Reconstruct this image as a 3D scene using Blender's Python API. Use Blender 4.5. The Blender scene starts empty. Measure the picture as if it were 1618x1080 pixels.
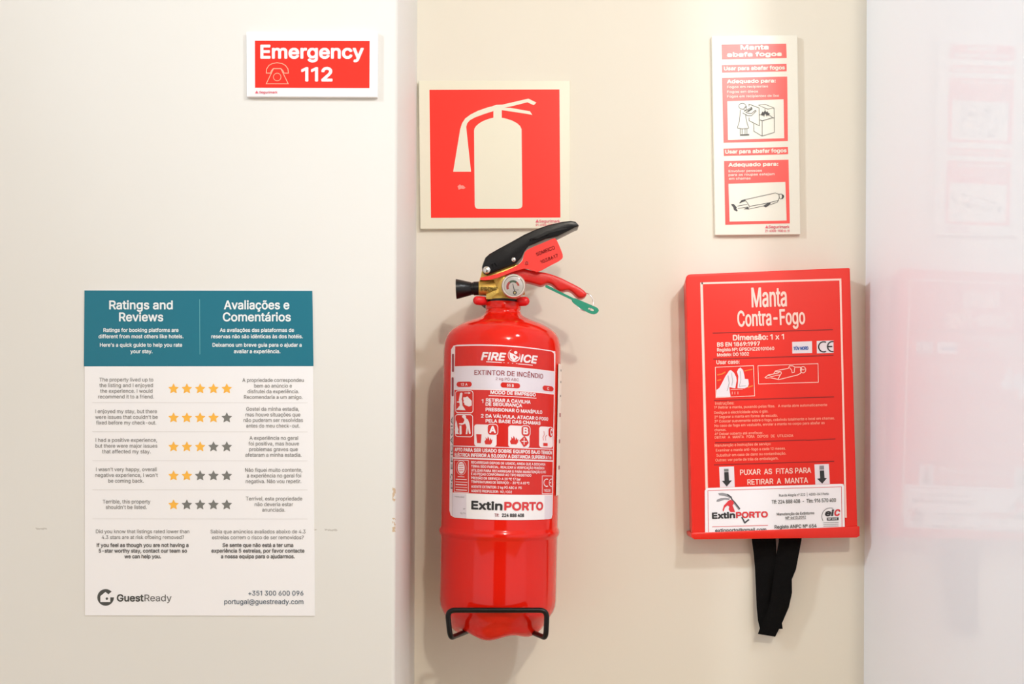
import bpy, bmesh, math, random
from mathutils import Vector, Matrix
from mathutils.geometry import tessellate_polygon

random.seed(7)
SC = bpy.context.scene
COL = SC.collection

# ------------------------------------------------------------------ camera
D = 1.10                       # distance camera -> recessed wall
S = 0.00065                    # metres per photo pixel on that wall
F = D / S                      # focal length in pixels of the 1618 px frame
CX, CY = 809.0, 690.0          # principal point (the lens is shifted up)
ROLL = 0.0046
YL = 0.915                     # depth of the projecting left wall's face
CAMZ = 1.45                    # camera height above the floor

cam = bpy.data.cameras.new('camera')
cam.sensor_width = 36.0
cam.lens = 36.0 * F / 1618.0
cam.shift_y = (CY - 540.0) / 1618.0
cam.clip_start = 0.01
camo = bpy.data.objects.new('camera', cam)
camo.location = (0, 0, CAMZ)
camo.rotation_euler = (math.pi / 2, -ROLL, 0)
COL.objects.link(camo)
SC.camera = camo

# ------------------------------------------------------------------ light
SC.view_settings.view_transform = 'Standard'
SC.view_settings.look = 'None'
SC.view_settings.gamma = 1.0
SC.view_settings.use_curve_mapping = False
SC.view_settings.exposure = 0.0

world = bpy.data.worlds.new('world')
SC.world = world
world.use_nodes = True
world.node_tree.nodes['Background'].inputs[0].default_value = (0.985, 0.99, 1.0, 1)
world.node_tree.nodes['Background'].inputs[1].default_value = 0.90


def lamp(name, loc, watts, col, radius):
    l = bpy.data.lights.new(name, 'POINT')
    l.energy = watts
    l.color = col
    l.shadow_soft_size = radius
    o = bpy.data.objects.new(name, l)
    o.location = loc
    COL.objects.link(o)
    return o


def area(name, loc, rot, sx, sy, watts, col):
    l = bpy.data.lights.new(name, 'AREA')
    l.shape = 'RECTANGLE'
    l.size, l.size_y = sx, sy
    l.energy = watts
    l.color = col
    o = bpy.data.objects.new(name, l)
    o.location = loc
    o.rotation_euler = rot
    COL.objects.link(o)
    return o


lamp('ceiling_spot_front', (0.40, -0.75, CAMZ + 0.98), 34, (1.0, 0.92, 0.80), 0.035)
def spot(name, loc, aim, watts, col, radius, cone, blend):
    o = lamp(name, loc, watts, col, radius)
    l = bpy.data.lights.new(name, 'SPOT')
    l.energy, l.color, l.shadow_soft_size, l.spot_size, l.spot_blend = watts, col, radius, math.radians(cone), blend
    o.data = l
    o.rotation_euler = (Vector(aim) - Vector(loc)).to_track_quat('-Z', 'Y').to_euler()
    return o


spot('cabinet_lamp', (0.50, 0.28, CAMZ + 0.76), (-0.12, 1.05, CAMZ - 0.02), 15, (0.88, 0.94, 1.0), 0.03, 95, 1.0)
spot('ceiling_spot_left', (-1.45, 0.02, CAMZ + 1.00), (0.45, 0.85, CAMZ + 0.35), 80, (0.80, 0.91, 1.0), 0.08, 46, 1.0)

# ------------------------------------------------------------------ helpers
_c, _s = math.cos(ROLL), math.sin(ROLL)


def P(px, py, Y):
    """A point of the place that the lens sees at (px, py) and that lies at depth Y."""
    u, v = (px - CX), (CY - py)
    return Vector(((u * _c - v * _s) * Y / F, Y, CAMZ + (u * _s + v * _c) * Y / F))


def ray(px, py):
    u, v = (px - CX), (CY - py)
    return Vector(((u * _c - v * _s) / F, 1.0, (u * _s + v * _c) / F)).normalized()


O = Vector((0, 0, CAMZ))


def lin(c):
    c = c / 255.0
    return c / 12.92 if c <= 0.04045 else ((c + 0.055) / 1.055) ** 2.4


def rgb(r, g, b):
    return (lin(r), lin(g), lin(b), 1)


def mat(name, col, rough=0.5, metal=0.0, coat=0.0, bump=0.0, bscale=200.0, vary=0.0, spec=0.5, trans=0.0, croug=0.05):
    m = bpy.data.materials.new(name)
    m.use_nodes = True
    nt = m.node_tree
    b = nt.nodes['Principled BSDF']
    b.inputs['Base Color'].default_value = col
    b.inputs['Roughness'].default_value = rough
    b.inputs['Metallic'].default_value = metal
    b.inputs['Coat Weight'].default_value = coat
    b.inputs['Coat Roughness'].default_value = croug
    b.inputs['Specular IOR Level'].default_value = spec
    b.inputs['Transmission Weight'].default_value = trans
    if bump or vary:
        tc = nt.nodes.new('ShaderNodeTexCoord')
        nz = nt.nodes.new('ShaderNodeTexNoise')
        nz.inputs['Scale'].default_value = bscale
        nz.inputs['Detail'].default_value = 3
        nt.links.new(tc.outputs['Object'], nz.inputs['Vector'])
        if bump:
            bp = nt.nodes.new('ShaderNodeBump')
            bp.inputs['Strength'].default_value = bump
            bp.inputs['Distance'].default_value = 0.001
            nt.links.new(nz.outputs['Fac'], bp.inputs['Height'])
            nt.links.new(bp.outputs['Normal'], b.inputs['Normal'])
        if vary:
            mx = nt.nodes.new('ShaderNodeMix')
            mx.data_type = 'RGBA'
            mx.inputs['A'].default_value = col
            mx.inputs['B'].default_value = (col[0] * (1 - vary), col[1] * (1 - vary), col[2] * (1 - vary), 1)
            nt.links.new(nz.outputs['Fac'], mx.inputs['Factor'])
            nt.links.new(mx.outputs['Result'], b.inputs['Base Color'])
    return m


def empty(name, loc, label, cat):
    o = bpy.data.objects.new(name, None)
    o.location = loc
    o.empty_display_size = 0.05
    COL.objects.link(o)
    o['label'] = label
    o['category'] = cat
    return o


def wloc(o):
    v = Vector((0, 0, 0))
    while o is not None:
        v += o.location
        o = o.parent
    return v


def make(name, verts, faces, m, parent=None, smooth=None, label=None, bevel=0.0, bseg=2, bang=30):
    """verts in world space; linked as ONE mesh object, child of parent."""
    me = bpy.data.meshes.new(name)
    off = wloc(parent)
    me.from_pydata([Vector(v) - off for v in verts], [], faces)
    if bevel:
        bm = bmesh.new()
        bm.from_mesh(me)
        bmesh.ops.recalc_face_normals(bm, faces=bm.faces)
        es = [e for e in bm.edges if len(e.link_faces) == 2 and e.calc_face_angle(0) > math.radians(bang)]
        bmesh.ops.bevel(bm, geom=es, offset=bevel, segments=bseg, profile=0.5, affect='EDGES', clamp_overlap=True)
        bm.to_mesh(me)
        bm.free()
    else:
        bm = bmesh.new()
        bm.from_mesh(me)
        bmesh.ops.recalc_face_normals(bm, faces=bm.faces)
        bm.to_mesh(me)
        bm.free()
    me.materials.append(m)
    if smooth is not None:
        for p in me.polygons:
            p.use_smooth = True
        me.set_sharp_from_angle(angle=math.radians(smooth))
    o = bpy.data.objects.new(name, me)
    COL.objects.link(o)
    if parent is not None:
        o.parent = parent
    if label:
        o['label'] = label
    return o


def tag(o, label=None, cat=None, kind=None, group=None):
    if label: o['label'] = label
    if cat: o['category'] = cat
    if kind: o['kind'] = kind
    if group: o['group'] = group
    return o


def box(x0, x1, y0, y1, z0, z1):
    v = [(x, y, z) for x in (x0, x1) for y in (y0, y1) for z in (z0, z1)]
    f = [(0, 1, 3, 2), (4, 6, 7, 5), (0, 4, 5, 1), (2, 3, 7, 6), (0, 2, 6, 4), (1, 5, 7, 3)]
    return v, f


def extrude(pts, yf, yb, Yref=None):
    """photo outline (px) laid at depth Yref, given thickness yf..yb."""
    Yr = Yref or yf
    w = [P(x, y, Yr) for x, y in pts]
    n = len(w)
    v = [Vector((p.x, yf, p.z)) for p in w] + [Vector((p.x, yb, p.z)) for p in w]
    f = [tuple(range(n)), tuple(range(2 * n - 1, n - 1, -1))]
    f += [(i, (i + 1) % n, n + (i + 1) % n, n + i) for i in range(n)]
    return v, f


def extrude_hole(pts, hole, yf, yb, Yref):
    w = [P(x, y, Yref) for x, y in pts]
    h = [P(x, y, Yref) for x, y in hole]
    allp = w + h
    tr = tessellate_polygon([[Vector((p.x, p.z, 0)) for p in w], [Vector((p.x, p.z, 0)) for p in h]])
    n, k = len(w), len(h)
    N = n + k
    v = [Vector((p.x, yf, p.z)) for p in allp] + [Vector((p.x, yb, p.z)) for p in allp]
    f = [tuple(t) for t in tr] + [tuple(N + i for i in reversed(t)) for t in tr]
    f += [(i, (i + 1) % n, N + (i + 1) % n, N + i) for i in range(n)]
    f += [(n + i, N + n + i, N + n + (i + 1) % k, n + (i + 1) % k) for i in range(k)]
    return v, f


def chaikin(pts, it=2, closed=True):
    for _ in range(it):
        out = []
        n = len(pts)
        rng = range(n) if closed else range(n - 1)
        if not closed: out.append(pts[0])
        for i in rng:
            a, b = pts[i], pts[(i + 1) % n]
            out.append(tuple(a[k] * .75 + b[k] * .25 for k in range(len(a))))
            out.append(tuple(a[k] * .25 + b[k] * .75 for k in range(len(a))))
        if not closed: out.append(pts[-1])
        pts = out
    return pts


def rings(rs, cap0=True, cap1=True):
    n = len(rs[0])
    v = [p for r in rs for p in r]
    f = []
    for i in range(len(rs) - 1):
        for j in range(n):
            a, b = i * n + j, i * n + (j + 1) % n
            f.append((a, b, b + n, a + n))
    if cap0: f.append(tuple(range(n)))
    if cap1: f.append(tuple(reversed(range((len(rs) - 1) * n, len(rs) * n))))
    return v, f


def lathe(c, axis, prof, seg=48, cap0=True, cap1=True, mod=None):
    """prof: list of (distance along axis, radius)."""
    axis = Vector(axis).normalized()
    up = Vector((0, 0, 1)) if abs(axis.z) < 0.9 else Vector((0, 1, 0))
    a = axis.cross(up).normalized()
    b = axis.cross(a).normalized()
    rs = []
    for t, r in prof:
        rs.append([Vector(c) + axis * t + (a * math.cos(2 * math.pi * j / seg) + b * math.sin(2 * math.pi * j / seg)) * r for j in range(seg)])
    return rings(rs, cap0, cap1)


def tube(path, r, seg=12, closed=False):
    path = [Vector(p) for p in path]
    n = len(path)
    rs = []
    prev = None
    for i in range(n):
        if closed:
            t = (path[(i + 1) % n] - path[i - 1]).normalized()
        else:
            t = (path[min(i + 1, n - 1)] - path[max(i - 1, 0)]).normalized()
        if prev is None:
            u = t.cross(Vector((0, 0, 1)))
            if u.length < 0.1: u = t.cross(Vector((0, 1, 0)))
        else:
            u = prev - t * prev.dot(t)
        u.normalize()
        prev = u
        w = t.cross(u)
        rs.append([path[i] + (u * math.cos(2 * math.pi * j / seg) + w * math.sin(2 * math.pi * j / seg)) * r for j in range(seg)])
    v, f = rings(rs, not closed, not closed)
    if closed:
        b = (n - 1) * seg
        f += [(b + j, b + (j + 1) % seg, (j + 1) % seg, j) for j in range(seg)]
    return v, f


def join(*vf):
    V, Fc = [], []
    for v, f in vf:
        k = len(V)
        V += list(v)
        Fc += [tuple(i + k for i in t) for t in f]
    return V, Fc


# ------------------------------------------------------------------ fonts and flat print
FONT = None
try:
    FONT = bpy.data.fonts.load(bpy.utils.system_resource('DATAFILES') + '/fonts/Inter.woff2')   # the typeface that ships inside Blender
except Exception:
    FONT = None
_gc, _adv = {}, {}
OWN = {  # plain forms of the letters that this typeface draws with serifs
    '1': ([(.25, 0), (.335, 0), (.335, .727), (.265, .727), (.06, .60), (.06, .515), (.25, .63)], .46),
    'I': ([(.085, 0), (.172, 0), (.172, .727), (.085, .727)], .257),
    'l': ([(.075, 0), (.155, 0), (.155, .757), (.075, .757)], .232),
}


def outline(txt, res):
    """closed polylines of a string."""
    cu = bpy.data.curves.new('text', 'FONT')
    cu.body = txt
    cu.resolution_u = res
    cu.fill_mode = 'NONE'
    if FONT: cu.font = FONT
    ob = bpy.data.objects.new('text', cu)
    me = ob.to_mesh()
    co = [(p.co.x, p.co.y) for p in me.vertices]
    nb = {}
    for e in me.edges:
        a, b = e.vertices
        nb.setdefault(a, []).append(b)
        nb.setdefault(b, []).append(a)
    ob.to_mesh_clear()
    bpy.data.objects.remove(ob)
    bpy.data.curves.remove(cu)
    seen, loops = set(), []
    for st in range(len(co)):
        if st in seen or st not in nb: continue
        lp, cur = [], st
        while cur is not None and cur not in seen:
            seen.add(cur)
            lp.append(co[cur])
            cur = next((q for q in nb[cur] if q not in seen), None)
        if len(lp) > 2: loops.append(lp)
    return loops


_hl = outline('H', 1)
CAP = max(p[1] for l in _hl for p in l)


def glyph(ch, res):
    """one letter filled by the nonzero rule as a stack of trapezia (overlapping strokes of the typeface stay whole)."""
    key = (ch, res)
    if key in _gc: return _gc[key]
    g = CAP / (30 if res <= 3 else 60)
    if ch in OWN:
        k = CAP / .727
        loops = [[(x * k, y * k) for x, y in OWN[ch][0]]]
    else:
        loops = outline(ch, res)
    edges = []
    for l in loops:
        q = [(x, round(y / g) * g) for x, y in l]
        for i in range(len(q)):
            (x0, y0), (x1, y1) = q[i - 1], q[i]
            if abs(y0 - y1) > g * .5:
                edges.append((x0, y0, x1, y1, 1) if y0 < y1 else (x1, y1, x0, y0, -1))
    ys = sorted({round(e[1] / g) for e in edges} | {round(e[3] / g) for e in edges})
    V, Fc = [], []
    for ya, yb in zip(ys, ys[1:]):
        ya, yb = ya * g, yb * g
        ym = (ya + yb) / 2
        act = []
        for x0, y0, x1, y1, w in edges:
            if y0 < ym < y1:
                m = (x1 - x0) / (y1 - y0)
                act.append((x0 + m * (ym - y0), x0 + m * (ya - y0), x0 + m * (yb - y0), w))
        act.sort()
        wn, st = 0, None
        for xm, xa, xb, w in act:
            if wn == 0: st = (xa, xb)
            wn += w
            if wn == 0:
                k = len(V)
                V += [(st[0], ya, 0.0), (xa, ya, 0.0), (xb, yb, 0.0), (st[1], yb, 0.0)]
                Fc.append((k, k + 1, k + 2, k + 3))
    _gc[key] = (V, Fc)
    return _gc[key]


def xmax(txt):
    return max(p[0] for l in outline(txt, 1) for p in l)


def advance(ch):
    if ch in OWN: return OWN[ch][1] * CAP / .727
    if ch not in _adv:
        if not _adv: _adv['HH'] = xmax('HH')
        _adv[ch] = xmax('H' + ch + 'H') - _adv['HH']
    return _adv[ch]


def glyphs(s, res):
    V, Fc, x = [], [], 0.0
    for ch in s:
        if ch != ' ':
            v, f = glyph(ch, res)
            k = len(V)
            V += [(p[0] + x, p[1], p[2]) for p in v]
            Fc += [tuple(k + j for j in t) for t in f]
        x += advance(ch)
    return V, Fc



class Sheet:
    """flat print lying on a real surface; positions in photo pixels, mapped to the surface by mapper(x, y, layer)."""

    def __init__(self, parent, mapper, pre=None, step=None):
        self.parent, self.mapper, self.pre, self.step = parent, mapper, pre or (lambda x, y: (x, y)), step
        self.items = {}
        self.n = 0

    SINGLE = {'red_field', 'pale_band', 'capsule', 'arrow', 'rule', 'lettering', 'heading', 'star', 'embossing', 'valve_embossing', 'border'}

    def next(self):
        """what follows belongs to the next printed piece."""
        self.n += 1

    def add(self, part, m, v, f, layer):
        if part in self.SINGLE: self.n += 1
        it = self.items.setdefault((part, self.n), [[], [], [], []])
        V, Fc, Mi, Ms = it
        k = len(V)
        layer += min(0.6, 0.03 * len(Mi) / 4) if part not in self.SINGLE else 0
        V += [(x, y, layer) for x, y in v]
        Fc += [tuple(i + k for i in t) for t in f]
        if m.name not in Ms: Ms.append(m.name)
        Mi += [Ms.index(m.name)] * len(f)

    def raw(self, part, m, v, f, layer=2):
        self.add(part, m, v, f, layer)

    def poly(self, part, m, pts, layer=1, holes=()):
        loops = [[self.pre(*p) for p in pts]] + [[self.pre(*p) for p in h] for h in holes]
        tr = tessellate_polygon([[Vector((x, y, 0)) for x, y in l] for l in loops])
        self.add(part, m, [p for l in loops for p in l], [tuple(t) for t in tr], layer)

    def line(self, part, m, pts, w, layer=2, closed=False, w2=None):
        pts = [self.pre(*p) for p in pts]
        n = len(pts)
        L, R = [], []
        for i in range(n):
            a = pts[i - 1] if (i > 0 or closed) else pts[i]
            b = pts[(i + 1) % n] if (i < n - 1 or closed) else pts[i]
            p = pts[i]
            def nrm(q, r):
                d = (r[0] - q[0], r[1] - q[1]); l = math.hypot(*d)
                return (-d[1] / l, d[0] / l) if l > 1e-9 else None
            n1, n2 = nrm(a, p), nrm(p, b)
            n1 = n1 or n2; n2 = n2 or n1
            if n1 is None: n1 = n2 = (0, 1)
            m_ = (n1[0] + n2[0], n1[1] + n2[1]); l = math.hypot(*m_) or 1
            m_ = (m_[0] / l, m_[1] / l)
            k = 1 / max(0.5, m_[0] * n1[0] + m_[1] * n1[1])
            ww = (w if w2 is None else w + (w2 - w) * i / (n - 1)) / 2 * k
            L.append((p[0] + m_[0] * ww, p[1] + m_[1] * ww)); R.append((p[0] - m_[0] * ww, p[1] - m_[1] * ww))
        f = [(i, (i + 1) % n, n + (i + 1) % n, n + i) for i in range(n if closed else n - 1)]
        self.add(part, m, L + R, f, layer)

    def rect(self, part, m, x0, y0, x1, y1, layer=1, r=0, ang=0):
        self.poly(part, m, rrect(x0, y0, x1, y1, r, ang), layer)

    def frame(self, part, m, x0, y0, x1, y1, w, layer=2, r=0, ang=0):
        self.line(part, m, rrect(x0, y0, x1, y1, r, ang), w, layer, closed=True)

    def text(self, part, m, s, x0, x1, y, h, y1=None, bold=0.0, italic=0.0, layer=3, res=3, vert=False):
        """s fitted between x0 and x1 on the baseline y (y1 at its far end), capitals h tall."""
        v, f = glyphs(s, res)
        if not v: return
        a, b = min(p[0] for p in v), max(p[0] for p in v)
        y1 = y if y1 is None else y1
        if vert:                      # reads upwards: x0 = column's right side, y..x1 used as rows
            A, B = self.pre(x0, y), self.pre(x0, x1)
        else:
            A, B = self.pre(x0 + bold / 2, y), self.pre(x1 - bold / 2, y1)
        L = math.hypot(B[0] - A[0], B[1] - A[1])
        ux, uy = (B[0] - A[0]) / L, (B[1] - A[1]) / L
        nx, ny = uy, -ux              # 'up' in pixel space
        sx, sy = L / (b - a), h / CAP
        base = []
        for p in v:
            t, q = (p[0] - a) * sx + italic * p[1] * sy, p[1] * sy
            base.append((A[0] + ux * t + nx * q, A[1] + uy * t + ny * q, p[2]))
        offs = [(0, 0)]
        if bold:
            k = 8 if bold > 0.9 else 4
            offs = [(bold / 2 * math.cos(i * 2 * math.pi / k + .4), bold / 2 * math.sin(i * 2 * math.pi / k + .4)) for i in range(k)]
        V, Fc = [], []
        for i, (dx, dy) in enumerate(offs):
            k = len(V)
            V += [(x + dx, y_ + dy, layer + 0.06 * i + z_) for x, y_, z_ in base]
            Fc += [tuple(j + k for j in t) for t in f]
        self.n += 0 if part not in self.SINGLE else 1
        it = self.items.setdefault((part, self.n), [[], [], [], []])
        k = len(it[0])
        it[0].extend(V)
        it[1].extend(tuple(j + k for j in t) for t in Fc)
        if m.name not in it[3]: it[3].append(m.name)
        it[2].extend([it[3].index(m.name)] * len(Fc))

    def flush(self):
        for (part, n_), (V, Fc, Mi, Ms) in self.items.items():
            if self.step:
                bm = bmesh.new()
                vs = [bm.verts.new(p) for p in V]
                for t, mi in zip(Fc, Mi):
                    try: bm.faces.new([vs[i] for i in t]).material_index = mi
                    except ValueError: pass
                xs = [p[0] for p in V]
                c = math.ceil(min(xs) / self.step) * self.step
                while c < max(xs):
                    bmesh.ops.bisect_plane(bm, geom=bm.verts[:] + bm.edges[:] + bm.faces[:], dist=1e-6, plane_co=(c, 0, 0), plane_no=(1, 0, 0))
                    c += self.step
                bm.verts.index_update()
                V = [tuple(p.co) for p in bm.verts]
                Fc = [tuple(p.index for p in fc.verts) for fc in bm.faces]
                Mi = [fc.material_index for fc in bm.faces]
                bm.free()
            off = wloc(self.parent)
            me = bpy.data.meshes.new(part)
            me.from_pydata([self.mapper(*p) - off for p in V], [], Fc)
            for mn in Ms: me.materials.append(bpy.data.materials[mn])
            me.polygons.foreach_set('material_index', Mi)
            for p in me.polygons:
                if p.normal.y > 0: p.flip()
            o = bpy.data.objects.new(part, me)
            COL.objects.link(o)
            if self.parent is not None: o.parent = self.parent
        self.items = {}


def rrect(x0, y0, x1, y1, r=0, ang=0):
    if r <= 0:
        pts = [(x0, y0), (x1, y0), (x1, y1), (x0, y1)]
    else:
        pts = []
        for cx, cy, a0 in ((x1 - r, y0 + r, -90), (x1 - r, y1 - r, 0), (x0 + r, y1 - r, 90), (x0 + r, y0 + r, 180)):
            for k in range(5):
                a = math.radians(a0 + k * 22.5)
                pts.append((cx + r * math.cos(a), cy + r * math.sin(a)))
    if ang:
        mx, my = (x0 + x1) / 2, (y0 + y1) / 2
        c, s = math.cos(math.radians(ang)), math.sin(math.radians(ang))
        pts = [(mx + (x - mx) * c - (y - my) * s, my + (x - mx) * s + (y - my) * c) for x, y in pts]
    return pts


def arc(cx, cy, r, a0, a1, n=24, ry=None):
    ry = ry or r
    return [(cx + r * math.cos(math.radians(a0 + (a1 - a0) * i / n)), cy + ry * math.sin(math.radians(a0 + (a1 - a0) * i / n))) for i in range(n + 1)]


def Z(ox, oy, s, pts):
    return [(ox + x / s, oy + y / s) for x, y in pts]


def star(cx, cy, R, r):
    pts = []
    for i in range(10):
        a = math.radians(-90 + 36 * i)
        q = R if i % 2 == 0 else r
        pts.append((cx + q * math.cos(a), cy + q * math.sin(a)))
    out = []
    for i in range(10):           # slightly blunted tips
        p = pts[i]
        if i % 2 == 0:
            a, b = pts[i - 1], pts[(i + 1) % 10]
            out.append((p[0] * .82 + a[0] * .18, p[1] * .82 + a[1] * .18))
            out.append((p[0] * .93 + (a[0] + b[0]) * .035, p[1] * .93 + (a[1] + b[1]) * .035))
            out.append((p[0] * .82 + b[0] * .18, p[1] * .82 + b[1] * .18))
        else:
            out.append(p)
    return out


def flat(Yf, gap=0.00012):
    return lambda x, y, k: P(x, y, Yf - gap * k)


# ------------------------------------------------------------------ materials
M_RED = mat('sign_red', rgb(250, 44, 30), 0.4, spec=0.3)
M_RED_PALE = mat('faded_red', rgb(244, 78, 72), 0.3)  # faded print, with glare also put into the lighter red
M_WHITE = mat('white_print', rgb(240, 238, 240), 0.4)
M_CREAM = mat('photoluminescent_plastic', rgb(232, 227, 206), 0.3)
M_CREAM_W = mat('pale_photoluminescent_plastic', rgb(232, 228, 214), 0.3)
M_PANEL = mat('white_plastic', rgb(236, 234, 238), 0.3)
M_INK = mat('black_ink', rgb(40, 38, 40), 0.5)
M_GREYINK = mat('grey_ink', rgb(120, 118, 116), 0.5)
M_LINE = mat('drawing_ink', rgb(80, 80, 76), 0.5)
M_SEP = mat('pale_rule', rgb(214, 211, 208), 0.5)

# ------------------------------------------------------------------ the setting
FL, CE = 0.0, CAMZ + 1.05


def wall_material(name, col, marks=False):
    m = mat(name, col, 0.55, bump=0.12, bscale=60, spec=0.3)
    nt = m.node_tree
    b = nt.nodes['Principled BSDF']
    tc = nt.nodes.new('ShaderNodeTexCoord')
    nz = nt.nodes.new('ShaderNodeTexNoise')
    nz.inputs['Scale'].default_value = 6
    nz.inputs['Detail'].default_value = 5
    nt.links.new(tc.outputs['Object'], nz.inputs['Vector'])
    mx = nt.nodes.new('ShaderNodeMix'); mx.data_type = 'RGBA'
    mx.inputs['A'].default_value = col
    mx.inputs['B'].default_value = (col[0] * .96, col[1] * .955, col[2] * .93, 1)
    nt.links.new(nz.outputs['Fac'], mx.inputs['Factor'])
    out = mx.outputs['Result']
    if marks:
        # a hairline crack in the paint and small stains where the edge is chipped
        sep = nt.nodes.new('ShaderNodeSeparateXYZ')
        nt.links.new(tc.outputs['Object'], sep.inputs[0])

        def math_(op, a, bb):
            n = nt.nodes.new('ShaderNodeMath'); n.operation = op
            for i, q in enumerate((a, bb)):
                if isinstance(q, (int, float)): n.inputs[i].default_value = q
                else: nt.links.new(q, n.inputs[i])
            return n.outputs[0]
        zc = P(90, 835, YL).z
        n2 = nt.nodes.new('ShaderNodeTexNoise'); n2.inputs['Scale'].default_value = 38; n2.inputs['Detail'].default_value = 4
        nt.links.new(tc.outputs['Object'], n2.inputs['Vector'])
        n3 = nt.nodes.new('ShaderNodeTexNoise'); n3.inputs['Scale'].default_value = 400
        nt.links.new(tc.outputs['Object'], n3.inputs['Vector'])
        wob = math_('MULTIPLY', math_('SUBTRACT', n3.outputs['Fac'], 0.5), 0.002)
        dz = math_('ABSOLUTE', math_('ADD', math_('SUBTRACT', sep.outputs['Z'], zc), wob), 0)
        on = math_('LESS_THAN', dz, 0.0007)
        patch = math_('MULTIPLY', math_('GREATER_THAN', n2.outputs['Fac'], 0.55), math_('LESS_THAN', sep.outputs['X'], P(560, 835, YL).x))
        crack = math_('MULTIPLY', math_('MULTIPLY', on, patch), 0.35)
        mx2 = nt.nodes.new('ShaderNodeMix'); mx2.data_type = 'RGBA'
        nt.links.new(crack, mx2.inputs['Factor'])
        nt.links.new(out, mx2.inputs['A'])
        mx2.inputs['B'].default_value = rgb(120, 108, 92)
        out = mx2.outputs['Result']
        xe = P(624, 800, YL).x
        near = math_('GREATER_THAN', sep.outputs['X'], xe - 0.0022)
        rows = math_('ADD', math_('LESS_THAN', math_('ABSOLUTE', math_('SUBTRACT', sep.outputs['Z'], P(0, 778, YL).z), 0), 0.006),
                     math_('LESS_THAN', math_('ABSOLUTE', math_('SUBTRACT', sep.outputs['Z'], P(0, 826, YL).z), 0), 0.006))
        spot = math_('GREATER_THAN', n3.outputs['Fac'], 0.5)
        facing = math_('LESS_THAN', sep.outputs['Y'], YL + 0.0025)
        chip = math_('MULTIPLY', math_('MULTIPLY', math_('MULTIPLY', near, facing), rows), math_('MULTIPLY', spot, 0.7))
        mx3 = nt.nodes.new('ShaderNodeMix'); mx3.data_type = 'RGBA'
        nt.links.new(chip, mx3.inputs['Factor'])
        nt.links.new(out, mx3.inputs['A'])
        mx3.inputs['B'].default_value = rgb(190, 150, 95)
        out = mx3.outputs['Result']
    nt.links.new(out, b.inputs['Base Color'])
    return m


M_WALL = wall_material('cream_wall_paint', rgb(232, 225, 211))
M_WALL_L = wall_material('off_white_wall_paint', rgb(227, 226, 223), marks=True)
M_GLOSS = mat('glossy_white_panel', rgb(243, 246, 252), 0.5, coat=0.62, spec=0.1, croug=0.03)
M_CEIL = mat('white_ceiling_paint', rgb(240, 238, 234), 0.8, bump=0.1, bscale=80)
M_FLOOR = mat('warm_wood_floor', rgb(222, 184, 126), 0.4, bump=0.1, bscale=20, vary=0.25)


def structure(name, vf, m, **k):
    return tag(make(name, vf[0], vf[1], m, **k), kind='structure')


structure('wall_back', box(-0.30, 0.75, D, D + 0.1, FL, CE), M_WALL)
XE = P(626, 560, YL).x                                     # arris of the projecting wall
wl = structure('wall_left', box(-2.4, XE, YL, D + 0.1, FL, CE), M_WALL_L, bevel=0.0035, bseg=4, smooth=40)
XP = P(1367, 560, D).x
structure('wall_right', box(XP, 0.46, 0.74, D + 0.05, FL, CE), M_GLOSS)
structure('floor', box(-2.4, 2.3, -2.5, D + 0.1, FL - 0.05, FL), M_FLOOR)
structure('ceiling', box(-2.4, 2.3, -2.5, D + 0.1, CE, CE + 0.05), M_CEIL)

M_DARKSLAB = mat('dark_stained_door', rgb(70, 48, 36), 0.4, bump=0.1, bscale=30)
structure('door_1', box(-0.42, 0.68, -1.64, -1.60, FL, 2.08), M_DARKSLAB)  # unseen slab added behind the camera for the dark band reflected in the cylinder

def panel(name, corners, Yf, Yb, m, parent, bev=0.0006):
    v, f = extrude(corners, Yf, Yb)
    return make(name, v, f, m, parent, bevel=bev, bseg=2)


def clip_depth(o):
    return o


# ------------------------------------------------------------------ emergency number sign
t = empty('emergency_sign', P(493, 153, YL), 'white and red plastic plate with a telephone symbol and the emergency number 112', 'sign')
YF = YL - 0.0035
panel('sign_plate', [(389.3, 49.8), (597, 50.4), (596.4, 153.6), (389.8, 152.8)], YF, YL + 0.0002, M_PANEL, t)
s = Sheet(t, flat(YF))
s.poly('red_field', M_RED, [(402.8, 64.3), (584, 64.8), (583.7, 139.2), (403, 138.6)], 1)
s.text('lettering', M_WHITE, 'Emergency', 411.2, 575, 91.6, 20, bold=2.3, res=5)
s.text('lettering', M_WHITE, '112', 475.8, 525.5, 127.6, 20.5, bold=2.3, res=5)
M_PEACH = mat('peach_print', rgb(255, 178, 150), 0.4)
z8 = lambda p: Z(370, 30, 6.472, p)
s.line('telephone_symbol', M_PEACH, z8([(328, 553), (332, 510), (355, 475), (390, 455), (440, 447), (490, 455), (525, 475), (550, 510), (555, 553), (510, 553), (500, 530), (478, 506), (400, 506), (380, 530), (372, 553)]), 1.1, closed=True)
s.line('telephone_symbol', M_PEACH, z8([(402, 508), (478, 508), (553, 662), (328, 662)]), 1.1, closed=True)
s.line('telephone_symbol', M_PEACH, arc(438, 121.6, 6.0, 0, 345, 23), 0.9, closed=True)
M_PINKINK = mat('pink_red_ink', rgb(222, 90, 110), 0.5)
s.text('lettering', M_PINKINK, 'Segurimark', 409.5, 438.5, 147.4, 3.6, bold=0.25)
s.poly('lettering', M_PINKINK, [(403, 147.4), (405.6, 142.8), (408.2, 147.4)], 3)
s.flush()

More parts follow.
